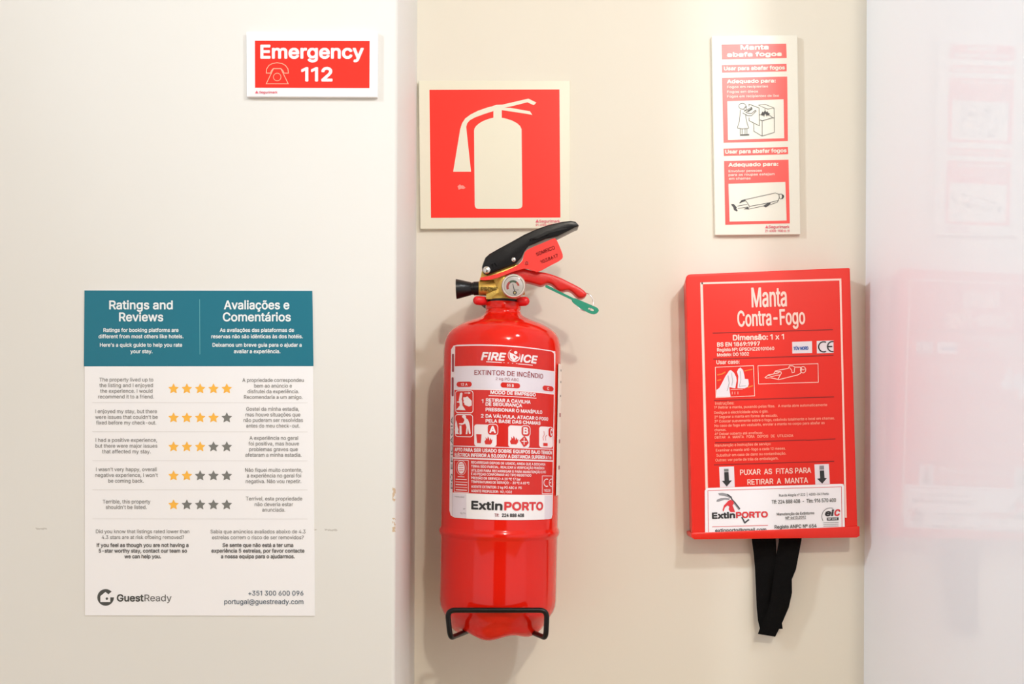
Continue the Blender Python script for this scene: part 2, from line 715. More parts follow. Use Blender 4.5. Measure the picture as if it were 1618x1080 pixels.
# ------------------------------------------------------------------ extinguisher sign
t = empty('extinguisher_sign', P(781, 360, D), 'square cream and red plate with a fire extinguisher pictogram above the extinguisher', 'sign')
YF = D - 0.005
panel('sign_plate', [(661.2, 127.3), (900.7, 127.3), (899.8, 360.2), (664, 361.6)], YF, D + 0.0002, M_CREAM, t)
s = Sheet(t, flat(YF))
z5 = lambda p: Z(640, 110, 4.154, p)
s.poly('red_field', M_RED, [(678.5, 141.9), (883.9, 141.3), (885.5, 343.5), (681, 344)], 1)
s.poly('extinguisher_pictogram', M_CREAM, z5([(453, 400), (456, 385), (466, 370), (485, 353), (510, 338), (545, 324), (580, 315), (580, 262), (635, 262), (635, 315), (670, 323), (705, 335), (735, 351), (755, 369), (765, 390), (770, 885), (768, 900), (758, 909), (742, 913), (478, 913), (466, 909), (459, 898), (457, 885)]), 2)
s.poly('extinguisher_pictogram', M_CREAM, z5([(575, 238), (600, 231), (640, 229), (810, 190), (862, 216), (845, 233), (803, 214), (700, 240), (650, 250), (690, 250), (820, 273), (836, 297), (800, 290), (640, 266), (580, 266)]), 2)
s.poly('extinguisher_pictogram', M_CREAM, z5([(582, 238), (540, 248), (480, 269), (430, 294), (395, 320), (374, 352), (362, 390), (316, 669), (433, 669), (404, 400), (402, 375), (408, 352), (425, 332), (460, 313), (520, 291), (585, 270)]), 2)
s.text('lettering', M_PINKINK, 'Segurimark', 852, 885, 351.3, 4.2, bold=0.3)
s.poly('lettering', M_PINKINK, [(846, 351.3), (848.8, 346), (851.6, 351.3)], 3)
s.text('lettering', M_PINKINK, '21-6100-1100 A-11', 846.5, 885, 356.8, 3.4, bold=0.25)
M_SCUFF = mat('scuffed_plastic', rgb(244, 150, 138), 0.6)
s.poly('scuff', M_SCUFF, z5([(345, 765), (360, 752), (368, 760), (380, 758), (398, 775), (385, 782), (368, 780), (352, 788)]), 2)
s.flush()

# ------------------------------------------------------------------ fire blanket sign
t = empty('fire_blanket_sign', P(1197, 370, D), 'tall narrow cream sign with two line drawings above the red fire blanket box', 'sign')
YF = D - 0.005
panel('sign_plate', [(1124.5, 56.5), (1260, 55), (1265, 370), (1130, 371.3)], YF, D + 0.0002, M_CREAM_W, t)
s = Sheet(t, flat(YF))
R_ = M_RED_PALE
s.poly('red_field', R_, [(1140.2, 70.4), (1242.2, 68.9), (1243, 91.6), (1140.7, 93.8)])
s.poly('red_field', R_, [(1140.4, 102.8), (1242.7, 100.8), (1243, 112.6), (1140.9, 114.8)])
s.poly('red_field', R_, [(1140.7, 122.8), (1243.8, 121), (1244.9, 222.7), (1143.3, 225.5)], 1, holes=[[(1149.2, 159.8), (1238.2, 156.7), (1239.2, 218.2), (1150.2, 221)]])
s.poly('red_field', R_, [(1143.3, 234.7), (1245, 232), (1245.4, 243.5), (1143.8, 246.4)])
s.poly('red_field', R_, [(1144, 254.2), (1245.8, 252.2), (1248, 352.7), (1146, 354.9)], 1, holes=[[(1151, 290.2), (1241, 287.2), (1243, 348.2), (1152.8, 349.9)]])
W_ = M_CREAM_W
s.text('lettering', W_, 'Manta', 1169.8, 1214.7, 78.3, 6.6, y1=77.6, bold=1.3)
s.text('lettering', W_, 'abafa fogos', 1148.6, 1235.5, 89.3, 6.0, y1=88, bold=1.3)
s.text('lettering', W_, 'Usar para abafar fogos', 1143.8, 1240.3, 111, 5.6, y1=109.4, bold=0.8)
s.text('lettering', W_, 'Adequado para:', 1148.6, 1226, 131.4, 5.4, y1=130, bold=0.9)
s.text('lettering', W_, 'Fogos em recipientes', 1149, 1213.6, 139.2, 3.6, y1=138, bold=0.2)
s.text('lettering', W_, 'Fogos em óleos', 1149, 1198, 146.8, 3.6, y1=146, bold=0.2)
s.text('lettering', W_, 'Fogos em recipientes de lixo', 1149, 1231, 154.2, 3.6, y1=152.6, bold=0.2)
s.text('lettering', W_, 'Usar para abafar fogos', 1145.8, 1243, 242.4, 5.6, y1=240.2, bold=0.8)
s.text('lettering', W_, 'Adequado para:', 1150.8, 1230, 263, 5.4, y1=261.4, bold=0.9)
s.text('lettering', W_, 'Envolver pessoas', 1151.3, 1204, 272, 3.6, y1=270.8, bold=0.2)
s.text('lettering', W_, 'para as roupas estejam', 1151.3, 1224, 277.8, 3.6, y1=276.4, bold=0.2)
s.text('lettering', W_, 'em chamas', 1151.8, 1186, 283.8, 3.6, y1=283.2, bold=0.2)
s.text('lettering', M_PINKINK, 'Segurimark', 1214.5, 1247.5, 360.3, 4.4, bold=0.3)
s.poly('lettering', M_PINKINK, [(1209, 360.4), (1211.6, 355.4), (1214, 360.4)], 3)
s.text('lettering', M_PINKINK, '21-6300-1100 A-11', 1209, 1247.5, 366.2, 3.6, bold=0.25)
zp = lambda p: Z(1140, 150, 13.48, p)
DR = 'line_drawing'
s.line(DR, M_LINE, [(1173 + 5.6 * math.cos(a * .393), 167.6 + 4.6 * math.sin(a * .393)) for a in range(16)], 0.8, closed=True)
s.line(DR, M_LINE, zp([(485, 265), (530, 240), (535, 300), (500, 330), (470, 300)]), 0.7)
s.line(DR, M_LINE, zp([(415, 310), (400, 330), (395, 420), (380, 560), (340, 690), (345, 705), (440, 718), (560, 712), (580, 700), (540, 580), (520, 470), (515, 420)]), 0.8)
s.line(DR, M_LINE, zp([(400, 720), (400, 830)]), 0.8)
s.line(DR, M_LINE, zp([(440, 720), (440, 830)]), 0.8)
s.line(DR, M_LINE, zp([(500, 720), (500, 830)]), 0.8)
s.line(DR, M_LINE, zp([(540, 720), (540, 830)]), 0.8)
s.line(DR, M_LINE, zp([(395, 852), (500, 850), (590, 845)]), 2.4)
s.line(DR, M_LINE, zp([(450, 380), (560, 440), (640, 440), (740, 340), (720, 325), (640, 395), (580, 390), (520, 370), (650, 280), (640, 260), (520, 330), (480, 350)]), 0.9)
s.line(DR, M_LINE, zp([(560, 350), (655, 285)]), 2.6)
s.line(DR, M_LINE, zp([(585, 240), (585, 192), (800, 275), (805, 655), (590, 545), (590, 480)]), 0.8)
s.line(DR, M_LINE, zp([(790, 215), (925, 195), (1120, 275), (985, 300)]), 0.8, closed=True)
s.line(DR, M_LINE, zp([(925, 285), (930, 350)]), 0.8)
s.line(DR, M_LINE, zp([(1120, 275), (1125, 480), (1125, 795), (865, 875), (690, 770), (688, 610)]), 0.8)
s.line(DR, M_LINE, zp([(865, 560), (865, 875)]), 0.8)
s.line(DR, M_LINE, zp([(810, 420), (860, 415)]), 0.8)
s.line(DR, M_LINE, zp([(820, 530), (870, 550), (1080, 485), (1125, 485)]), 1.0)
s.line(DR, M_LINE, zp([(1010, 420), (1090, 480)]), 0.8)
M_FLAME = mat('dark_drawing_ink', rgb(60, 58, 58), 0.5)
s.poly(DR, M_FLAME, zp([(840, 410), (860, 380), (865, 350), (890, 370), (915, 345), (930, 320), (950, 360), (985, 345), (990, 375), (1030, 395), (1000, 440), (975, 425), (965, 465), (940, 400), (925, 400), (905, 470), (890, 430), (860, 440)]), 2)
zq = lambda p: Z(1110, 210, 6.0, p)
s.next()
s.line(DR, M_LINE, zq([(350, 665), (372, 638), (400, 632), (690, 568), (725, 580), (728, 615), (715, 640), (625, 662), (445, 695), (425, 660), (400, 632)]), 0.9)
s.line(DR, M_LINE, zq([(445, 695), (432, 722), (580, 690), (640, 680), (710, 655), (722, 635)]), 0.8)
s.line(DR, M_LINE, zq([(330, 693), (425, 675)]), 0.8)
s.line(DR, M_LINE, zq([(335, 715), (430, 700)]), 0.8)
s.poly(DR, M_FLAME, zq([(270, 672), (295, 672), (312, 690), (325, 705), (320, 715), (335, 738), (322, 742), (300, 730), (290, 700), (280, 690)]), 2)
s.poly(DR, M_FLAME, zq([(350, 662), (372, 638), (400, 632), (408, 645), (375, 655), (355, 668)]), 2)
s.poly(DR, M_FLAME, zq([(390, 722), (430, 700), (440, 722)]), 2)
s.poly(DR, M_FLAME, zq([(575, 692), (622, 660), (650, 662), (625, 690), (600, 706)]), 2)
s.line(DR, M_LINE, zq([(725, 580), (748, 578), (768, 590), (772, 605), (760, 622), (740, 625), (724, 612)]), 0.9)
s.poly(DR, M_FLAME, zq([(750, 580), (768, 588), (774, 603), (762, 620), (745, 624), (755, 605)]), 2)
s.flush()

# ------------------------------------------------------------------ poster
t = empty('ratings_poster', P(315, 972, YL), 'white and teal bilingual ratings poster with rows of stars on the plain wall', 'poster')
YF = YL - 0.0008
M_PAPER = mat('satin_white_paper', rgb(244, 243, 245), 0.35)
M_TEAL = mat('teal_print', rgb(4, 110, 132), 0.35)
M_PW = mat('poster_white_print', rgb(236, 240, 242), 0.4)
M_GOLD = mat('gold_print', rgb(250, 186, 66), 0.4)
M_SGREY = mat('star_grey_print', rgb(120, 120, 116), 0.4)
M_TXT = mat('poster_grey_print', rgb(122, 120, 118), 0.5)
M_TXTB = mat('poster_dark_grey_print', rgb(95, 93, 92), 0.5)
M_LOGO = mat('logo_grey_print', rgb(72, 72, 68), 0.5)
M_BLUEG = mat('blue_grey_print', rgb(82, 96, 112), 0.5)
M_TLINE = mat('pale_teal_print', rgb(110, 180, 190), 0.5)
panel('paper_sheet', [(133.3, 458.3), (493.6, 459), (497.5, 972.8), (134, 972)], YF, YL + 0.0001, M_PAPER, t, bev=0.0002)
s = Sheet(t, flat(YF, 0.00008))
s.poly('teal_header', M_TEAL, [(133.4, 458.5), (493.6, 459.1), (495.3, 578), (132.6, 578.4)], 1)
H = 'heading'
for w, a, b, y in (('Ratings and', 172.5, 273, 488.0), ('Reviews', 188, 258, 507), ('Avaliações e', 353.8, 457.3, 488.0), ('Comentários', 352, 459.6, 507)):
    s.text(H, M_PW, w, a, b, y, 13.2, bold=1.0, res=5)
for w, a, b, y in (('Ratings for booking platforms are', 163.4, 282.2, 524), ('different from most others like hotels.', 155.7, 290, 534),
                   ("Here's a quick guide to help you rate", 157.8, 288, 547.4), ('your stay.', 206, 241, 557.6),
                   ('As avaliações das plataformas de', 347.3, 464.7, 524), ('reservas não são idênticas às dos hotéis.', 333.8, 478.6, 534),
                   ('Deixamos um breve guia para o ajudar a', 335.7, 476.7, 547.4), ('avaliar a experiência.', 369.5, 443, 557.6)):
    s.text('lettering', M_PW, w, a, b, y, 5.7, bold=0.45)
s.line('rule', M_TLINE, [(315.5, 472.7), (316, 559.5)], 0.7)
rows = [("The property lived up to", 115, 478, 95), ("the listing and I enjoyed", 115, 475, 133), ("the experience. I would", 120, 472, 171), ("recommend it to a friend.", 107, 482, 209),
        ("I enjoyed my stay, but there", 88, 503, 308), ("were issues that couldn't be", 87, 508, 346), ("fixed before my check-out.", 93, 497, 384),
        ("I had a positive experience,", 90, 503, 501), ("but there were major issues", 88, 505, 540), ("that affected my stay.", 133, 460, 578),
        ("I wasn't very happy, overall", 93, 500, 698), ("negative experience, I won't", 87, 508, 737), ("be coming back.", 175, 413, 775),
        ("Terrible, this property", 137, 458, 915), ("shouldn't be listed.", 158, 433, 952),
        ("A propriedade correspondeu", 1077, 1490, 98), ("bem ao anúncio e", 1157, 1410, 136), ("disfrutei da experiência.", 1112, 1458, 174), ("Recomendaria a um amigo.", 1088, 1482, 212),
        ("Gostei da minha estadia,", 1103, 1458, 292), ("mas houve situações que", 1098, 1467, 330), ("não puderam ser resolvidas", 1085, 1485, 367), ("antes do meu check-out.", 1103, 1463, 405),
        ("A experiência no geral", 1125, 1452, 487), ("foi positiva, mas houve", 1118, 1458, 525), ("problemas graves que", 1123, 1450, 563), ("afetaram a minha estadia.", 1097, 1475, 601),
        ("Não fiquei muito contente,", 1095, 1480, 702), ("a experiência no geral foi", 1107, 1472, 740), ("negativa. Não vou repetir.", 1100, 1473, 778),
        ("Terrível, esta propriedade", 1100, 1480, 895), ("não deveria estar", 1160, 1418, 933), ("anunciada.", 1210, 1365, 970)]
for w, a, b, y in rows:
    s.text('lettering', M_TXT, w, 130 + a / 4.258, 130 + b / 4.258, 580 + y / 4.258, 5.8, bold=0.15)
for w, a, b, y, bo in (('Did you know that listings rated lower than', 92, 720, 136, 0), ('4.3 stars are at risk ofbeing removed?', 130, 685, 175, 0),
                       ('If you feel as though you are not having a', 97, 715, 228, 1), ('5-star worthy stay, contact our team so', 110, 705, 266, 1), ('we can help you.', 283, 530, 304, 1),
                       ('Sabia que anúncios avaliados abaixo de 4.3', 862, 1502, 137, 0), ('estrelas correm o risco de ser removidos?', 873, 1490, 176, 0),
                       ('Se sente que não está a ter uma', 943, 1420, 228, 1), ('experiência 5 estrelas, por favor contacte', 868, 1495, 266, 1), ('a nossa equipa para o ajudarmos.', 932, 1430, 304, 1)):
    s.text('lettering', M_TXTB if bo else M_TXT, w, 130 + a / 4.258, 130 + b / 4.258, 810 + y / 4.258, 5.7, bold=0.6 if bo else 0.12)
for y in (237, 433, 628, 823, 1018):
    s.line('rule', M_SEP, [(146, 580 + y / 4.258), (486, 580 + y / 4.258 + .3)], 0.5)
s.text('logo', M_LOGO, 'Guest', 184.5, 227, 949.3, 10.4, bold=1.1, res=4)
s.text('logo', M_TXTB, 'Ready', 228.3, 271, 949.3, 10.4, bold=0.15, res=4)
s.next()
s.poly('logo', M_LOGO, arc(166.9, 943.3, 13.1, 0, 352, 44), 1)
s.poly('logo', M_PAPER, [(158.6, 950.6), (158.6, 941.2), (166.6, 934.6), (171.2, 938.4), (178.2, 932.6), (181.6, 935), (181.6, 943.2), (174.2, 943.2), (174.2, 950.6)], 2.4)
s.poly('logo', M_LOGO, arc(168.8, 945.2, 2.0, 0, 345, 12), 3.4)
s.text('lettering', M_BLUEG, '+351 300 600 096', 392.3, 479.5, 940.3, 7.4, bold=0.3)
s.text('lettering', M_BLUEG, 'portugal@guestready.com', 354.3, 479.5, 953.7, 7.4, bold=0.3)
s.flush()
for r in range(5):
    for c in range(5):
        x, y = 274.2 + 21.03 * c, 614 + 45.8 * r
        s.poly('star', M_GOLD if c < 5 - r else M_SGREY, star(x, y, 9.0, 4.3), 2)
        s.flush()

# ------------------------------------------------------------------ fire extinguisher
YA = D - 0.075                 # depth of the cylinder's axis
PXM = YA / F                   # metres per pixel at that depth
LEAN = 0.018


def cxa(y):
    return 792.0 - (y - 650) * LEAN


A0, A1 = P(cxa(1000), 1000, YA), P(cxa(480), 480, YA)
AX = (A1 - A0).normalized()
AR = Vector((AX.z, 0, -AX.x))
RP = 92.5                      # radius in pixels
RB = RP * PXM
ext = empty('fire_extinguisher', P(cxa(1004), 1004, YA), 'red powder fire extinguisher with brass valve and black squeeze lever, hung on the cream wall', 'fire extinguisher')


def ringpt(y, hw, phi, dy=0.0):
    c = P(cxa(y), y + dy, YA)
    return c + (AR * math.sin(phi) - Vector((0, 1, 0)) * math.cos(phi)) * hw * PXM


def body_lathe(prof, seg=96, mod=None, cap0=True, cap1=True):
    rs = []
    for y, hw in prof:
        rs.append([ringpt(y, hw, 2 * math.pi * j / seg, mod(y, hw, 2 * math.pi * j / seg) if mod else 0.0) for j in range(seg)])
    return rings(rs, cap0, cap1)


M_BODY = mat('red_enamel', rgb(220, 28, 12), 0.09, spec=0.45, bump=0.025, bscale=45)
M_BRASS = mat('cast_brass', rgb(226, 190, 96), 0.34, metal=0.7, bump=0.35, bscale=700, vary=0.2)
M_BLACK = mat('black_plastic', rgb(20, 19, 21), 0.28, spec=0.35, bump=0.1, bscale=900)
M_BLACKM = mat('black_coated_wire', rgb(12, 10, 10), 0.35, spec=0.3, bump=0.1, bscale=900)
M_REDPL = mat('red_plastic', rgb(212, 28, 20), 0.35, bump=0.08, bscale=600)
M_TAG = mat('red_seal_plastic', rgb(238, 44, 34), 0.4)
M_TAGD = mat('red_seal_embossing', rgb(190, 26, 24), 0.4)
M_STEEL = mat('bright_steel', rgb(225, 222, 218), 0.22, metal=1.0)
M_STEELM = mat('satin_steel', rgb(222, 214, 205), 0.35, metal=0.9, vary=0.1, bscale=200)
M_GREEN = mat('green_plastic', rgb(0, 134, 104), 0.4)
M_RUB = mat('black_rubber', rgb(26, 24, 26), 0.6)
M_FAPR = mat('clip_red_rubber', rgb(222, 30, 34), 0.4)

prof = [(492, 27.5), (496, 29), (500, 34), (505, 45), (511, 62), (518, 75), (526, 84.5), (534, 89), (544, 91.6), (556, 92.5), (700, 92.5), (829, 92.5), (831.5, 93.2), (834, 94.6),
        (838, 95.4), (842, 94.6), (844.5, 93.2), (847, 92.3), (900, 92.0), (945, 92.0), (954, 91.2), (962, 88.5), (970, 83.5), (976, 78)]
fine = []
for (y0, h0), (y1, h1) in zip(prof, prof[1:]):
    fine += [(y0, h0)]
fine += [prof[-1]]


def lobes(y, hw, phi):
    k = max(0.0, min(1.0, (y - 978) / 14.0))
    return k * (3.6 * math.cos(5 * (phi + 0.28)) + 1.5 * math.cos(3 * phi))


fine += [(982, 75.5), (988, 73), (993, 68), (996, 61), (996.5, 52), (993, 40), (990, 20)]
v, f = body_lathe(fine, mod=lobes)
make('cylinder', v, f, M_BODY, ext, smooth=50)
v, f = body_lathe([(478, 26.5), (480, 27.8), (488, 27.8), (490, 26.8), (492, 27.6), (494, 28.6), (496, 28.6), (499, 27)], 64)
make('neck_collar', v, f, M_BODY, ext, smooth=35)
v, f = body_lathe([(473.5, 23), (475, 24.6), (478, 24.6), (479.5, 23)], 48)
make('seal_ring', v, f, M_RUB, ext, smooth=35)

# valve: cast brass body
zz = lambda p: Z(640, 340, 5.056, p)
skirt = body_lathe([(474.5, 23.5), (471, 23.5), (468, 21), (464, 18), (440, 17.5), (437, 15), (436, 12)], 32)
cL = P(756.5, 455.2, YA - 0.001)
barrel = lathe(cL, (1, 0, 0.01), [(0, 0.0066), (0.0004, 0.0070), (0.022, 0.0074), (0.036, 0.0074), (0.044, 0.0066)], 12)
lug = extrude(zz([(615, 455), (640, 440), (900, 400), (930, 430), (900, 520), (770, 525), (595, 525), (605, 500)]), YA - 0.006, YA + 0.006, YA)
web = extrude(zz([(650, 640), (770, 590), (900, 600), (890, 680), (650, 680)]), YA - 0.010, YA + 0.010, YA)
make('valve_body', *join(skirt, barrel, lug, web), M_BRASS, ext, bevel=0.0006, bseg=2, smooth=35)
s = Sheet(ext, lambda x, y, k: P(x, y, YA - 0.0092))
s.text('valve_embossing', mat('polished_brass', rgb(236, 205, 120), 0.3, metal=0.8), 'PROHG', 759.5, 789, 460.3, 7.0, bold=0.5)
s.flush()

# black discharge nozzle
c0 = P(756, 455.4, YA)
dirn = Vector((-1, 0, -0.035))
make('nozzle', *lathe(c0, dirn, [(-0.001, 0.0055), (-0.001, 0.0066), (0.0045, 0.0066), (0.0048, 0.0059), (0.0068, 0.0059), (0.0072, 0.0063), (0.020, 0.0094), (0.0212, 0.0096), (0.0214, 0.0088), (0.012, 0.006), (0.008, 0.003)], 40), M_BLACK, ext, smooth=35)

# black squeeze lever (a channel with a rounded back)
lev = [(620, 455), (617, 425), (630, 385), (645, 350), (675, 323), (760, 274), (850, 226), (950, 170), (1050, 125), (1150, 91), (1250, 69), (1320, 60), (1358, 68),
       (1388, 100), (1348, 116), (1302, 140), (1210, 186), (1120, 205), (1040, 240), (985, 262), (955, 300), (930, 352), (885, 398), (800, 430), (700, 470), (655, 487), (632, 478)]
v, f = extrude(zz(lev), YA - 0.011, YA + 0.011, YA)
lever = make('squeeze_lever', v, f, M_BLACK, ext, bevel=0.0014, bseg=3, smooth=40, bang=50)
rib = [(1010, 205), (1120, 150), (1230, 122), (1290, 122), (1270, 134), (1150, 162), (1060, 205)]
make('lever_rib', *extrude(zz(rib), YA - 0.0116, YA - 0.0105, YA), M_BLACK, lever, bevel=0.0002)
s = Sheet(lever, lambda x, y, k: P(x, y, YA - 0.01135))
M_BLK2 = mat('raised_black_plastic', rgb(58, 56, 58), 0.3)
s.text('embossing', M_BLK2, 'FIRE ICE', 838, 868, 382, 4.5, y1=371, bold=0.2)
s.text('embossing', M_BLK2, '71', 778, 785, 424, 6, y1=420, bold=0.2)
s.flush()


def rivet(name, px, py, r, Y, h, m, parent):
    c = P(px, py, Y)
    make(name, *lathe(c, (0, -1, 0), [(-0.001, r), (h * .4, r), (h * .75, r * .8), (h, r * .45), (h, 0.0001)], 24), m, parent, smooth=50)


rivet('rivet', *zz([(652, 437)])[0], 0.0035, YA - 0.011, 0.0016, M_STEEL, lever)
rivet('rivet', *zz([(867, 354)])[0], 0.0023, YA - 0.011, 0.0016, M_STEEL, lever)

# lower carrying handle in red plastic
hd = [(760, 490), (860, 430), (930, 425), (1000, 447), (1060, 458), (1120, 466), (1180, 483), (1240, 506), (1300, 536), (1360, 566), (1415, 598), (1450, 632), (1440, 655),
      (1408, 672), (1378, 664), (1350, 635), (1325, 612), (1295, 602), (1245, 616), (1215, 603), (1195, 578), (1165, 553), (1130, 548), (1092, 568), (1062, 562), (1020, 548), (955, 535), (900, 540), (800, 530)]
v, f = extrude(chaikin(zz(hd), 1), YA - 0.0085, YA + 0.0085, YA)
make('carry_handle', v, f, M_REDPL, ext, bevel=0.0032, bseg=4, smooth=60, bang=60)

# red seal tag
YT = YA - 0.0128
tg = chaikin(zz([(935, 372), (945, 330), (958, 288), (1010, 258), (1100, 222), (1190, 182), (1208, 190), (1240, 262), (1264, 328), (1250, 356), (1160, 402), (1062, 456), (1030, 446), (990, 432), (955, 424), (900, 440),
          (850, 455), (760, 492), (720, 505), (650, 520), (605, 518), (597, 500), (620, 494), (700, 480), (800, 446), (880, 410)]), 1)
hole = arc(640 + 971 / 5.056, 340 + 385 / 5.056, 3.1, 0, 337.5, 15)
v, f = extrude_hole(tg, hole, YT - 0.0009, YT + 0.0006, YT)
tago = make('seal_tag', v, f, M_TAG, ext)
s = Sheet(tago, lambda x, y, k: P(x, y, YT - 0.00105))
s.text('lettering', M_TAGD, '50MEICO', 848.5, 877.5, 404.5, 5.6, y1=393, bold=0.3)
s.text('lettering', M_TAGD, '1038617', 855, 882.5, 416.5, 5.2, y1=405.5, bold=0.3)
s.flush()
rivet('tag_stud', *zz([(971, 385)])[0], 0.0017, YT + 0.0002, 0.0006, M_TAGD, tago)

# pressure gauge
GC = (811.6, 451.6)
YG = YA - 0.026
g = lathe(P(*GC, YG), (0, -1, 0), [(-0.014, 0.006), (-0.009, 0.006), (-0.009, 0.0108), (-0.001, 0.01145), (0.0007, 0.0112), (0.0015, 0.0105), (0.0015, 0.0094), (0.0008, 0.0090), (0.0004, 0.0089), (0.0004, 0.0001)], 64)
gauge = make('pressure_gauge', *g, M_STEELM, ext, smooth=35)
gs = Sheet(gauge, lambda x, y, k: P(x, y, YG - 0.0005 - 0.0001 * k))
M_DIAL = mat('white_dial', rgb(235, 228, 224), 0.4)
gs.poly('dial', M_DIAL, arc(GC[0], GC[1], 14.6, 0, 355, 60), 1)
gc = (GC[0] - 1.0, GC[1] + 1.5)
gs.line('dial_scale', mat('dial_red', rgb(205, 60, 55), 0.4), arc(*gc, 8.8, 155, 235, 12), 3.6, 2)
gs.line('dial_scale', mat('dial_green', rgb(60, 92, 62), 0.4), arc(*gc, 9.0, 235, 305, 12), 3.4, 2)
gs.line('dial_scale', mat('dial_orange', rgb(205, 78, 55), 0.4), arc(*gc, 9.0, 305, 348, 12), 3.0, 2)
gs.line('needle', M_INK, [(750 + 885 / 14.71, 430 + 262 / 14.71), (750 + 932 / 14.71, 430 + 470 / 14.71)], 0.9, 4, w2=1.3)
gs.poly('needle', M_INK, arc(813.4, 462.2, 3.0, 0, 340, 18), 5)
gs.poly('needle', mat('needle_brass', rgb(225, 205, 150), 0.3, metal=0.7), arc(813.4, 462.2, 1.7, 0, 340, 18), 6)
gs.text('dial_scale', M_GREYINK, 'bar', 814.5, 820, 458.5, 2.0, layer=2)
gs.flush()
# glass front of the gauge
mg = bpy.data.materials.new('gauge_glass'); mg.use_nodes = True
nt = mg.node_tree; nt.nodes.clear()
o_ = nt.nodes.new('ShaderNodeOutputMaterial'); mxs = nt.nodes.new('ShaderNodeMixShader'); tr = nt.nodes.new('ShaderNodeBsdfTransparent'); gl = nt.nodes.new('ShaderNodeBsdfGlossy'); fr = nt.nodes.new('ShaderNodeFresnel')
gl.inputs['Roughness'].default_value = 0.04
nt.links.new(fr.outputs[0], mxs.inputs[0]); nt.links.new(tr.outputs[0], mxs.inputs[1]); nt.links.new(gl.outputs[0], mxs.inputs[2]); nt.links.new(mxs.outputs[0], o_.inputs[0])
make('glass', *lathe(P(*GC, YG - 0.0013), (0, -1, 0), [(0, 0.0094), (0.0003, 0.008), (0.0006, 0.004), (0.0007, 0.0001)], 48, cap0=False), mg, gauge, smooth=60)

# green safety pin and its split ring
YN = YA - 0.0100
pin_stem = extrude(zz([(1120, 562), (1130, 555), (1348, 662), (1340, 678), (1122, 574)]), YN, YN + 0.0014, YN)
head = chaikin(zz([(1330, 668), (1352, 660), (1392, 676), (1500, 722), (1540, 740), (1550, 765), (1522, 790), (1482, 786), (1410, 748), (1362, 712), (1335, 690)]), 1)
ph = extrude_hole(head, chaikin(zz([(1462, 742), (1475, 735), (1512, 752), (1508, 764), (1492, 764), (1464, 752)]), 1), YN - 0.0006, YN + 0.0020, YN)
make('safety_pin', *join(pin_stem, ph), M_GREEN, ext, smooth=30)
rc = zz([(1440, 692)])[0]
path = []
for k in range(40):
    a = 2 * math.pi * k / 40
    path.append(P(rc[0] + 12.6 * math.cos(a), rc[1] + 14.2 * math.sin(a), YA + 0.004 * math.cos(a + 2.2) - 0.006))
make('split_ring', *tube(path, 0.0005, 8, closed=True), M_STEEL, ext, smooth=60)

# printed label wrapped round the cylinder
M_LILAC = mat('lilac_white_print', rgb(226, 218, 228), 0.3)
M_LABW = mat('label_white', rgb(240, 228, 232), 0.28)
M_LABR = mat('label_red', rgb(208, 34, 24), 0.28)
M_MAROON = mat('maroon_ink', rgb(150, 62, 72), 0.4)
M_PORTO = mat('sticker_red_ink', rgb(216, 52, 58), 0.4)
M_STK = mat('sticker_white', rgb(244, 241, 244), 0.28)


def lab_y(r, yl):
    vv = (yl - 545) / 275.6
    return (544.5 + .05 * r + .0007 * r * r) * (1 - vv) + (820.3 + .02 * r - .0004 * r * r) * vv


def lab_pre(x, y):
    r = max(-RP * .995, min(RP * .995, x - cxa(y)))
    return (math.asin(r / RP) * RP, y)


def on_cyl(px, py, extra):
    d = ray(px, py)
    rr = RB + extra
    w = O - A0
    dp = d - AX * d.dot(AX)
    wp = w - AX * w.dot(AX)
    a, b, c = dp.dot(dp), 2 * dp.dot(wp), wp.dot(wp) - rr * rr
    q = max(0.0, b * b - 4 * a * c)
    return O + d * ((-b - math.sqrt(q)) / (2 * a))


def lab_map(a, yl, k):
    r = RP * math.sin(a / RP)
    y = lab_y(r, yl)
    # silhouette of the round body is a touch wider than its radius: stay inside it
    r = max(-91.5, min(91.5, r * 0.992))
    return on_cyl(cxa(y) + r, y, 0.0002 + 0.00010 * k)


lm = Sheet(ext, lab_map, lab_pre, step=6)
lm.poly('label', M_LABW, [(712, 552), (716, 546), (722, 545)] + [(878, 545 + 1), (878.5, 552), (873.6, 814), (872, 820), (867, 821)] + [(718, 821), (711.5, 818), (709.3, 810)], 0)
lm.flush()
label = [o for o in COL.objects if o.name == 'label'][0]
for p in label.data.polygons: p.use_smooth = True
lb = Sheet(label, lab_map, lab_pre, step=6)
RF = 'red_field'
lb.poly(RF, M_LABR, [(718.6, 547.3), (872, 547.3), (876, 550), (876.6, 579), (718, 579)], 1)
lb.poly('pale_band', M_LILAC, [(718, 580.6), (876.4, 580.6), (876, 615), (717.4, 615)], 1)
lb.poly(RF, M_LABR, [(717.4, 617), (876, 617), (874.6, 706), (715.8, 706)], 1)
lb.poly(RF, M_LABR, [(715.7, 707.4), (874.5, 707.4), (874.3, 724.6), (715.4, 724.6)], 1)
lb.poly(RF, M_LABR, [(715.4, 727), (874.2, 727), (873.5, 781), (714.6, 781)], 1)
lb.poly('pale_band', M_LILAC, [(714.4, 783), (873.3, 783), (872.6, 816), (871, 819), (868, 820), (718, 820), (714, 817)], 1)
lb.poly('service_sticker', M_STK, [(736.5, 781.5), (861, 781.5), (861, 821.2), (736.5, 821.2)], 2)
LT = 'lettering'
lb.text(LT, M_LABW, 'FIRE', 759.5, 797, 569.5, 11.5, bold=1.6, italic=.25, res=4)
lb.text(LT, M_LABW, 'ICE', 822, 848, 569.8, 11.5, bold=1.6, italic=.25, res=4)
lb.line(LT, M_LABW, [(768, 572.5), (793, 573)], 1.2)
lb.line(LT, M_LABW, [(819, 573.5), (842, 573.5)], 1.2)
lb.text(LT, M_LABW, '• • • •', 795, 818, 573.8, 2)
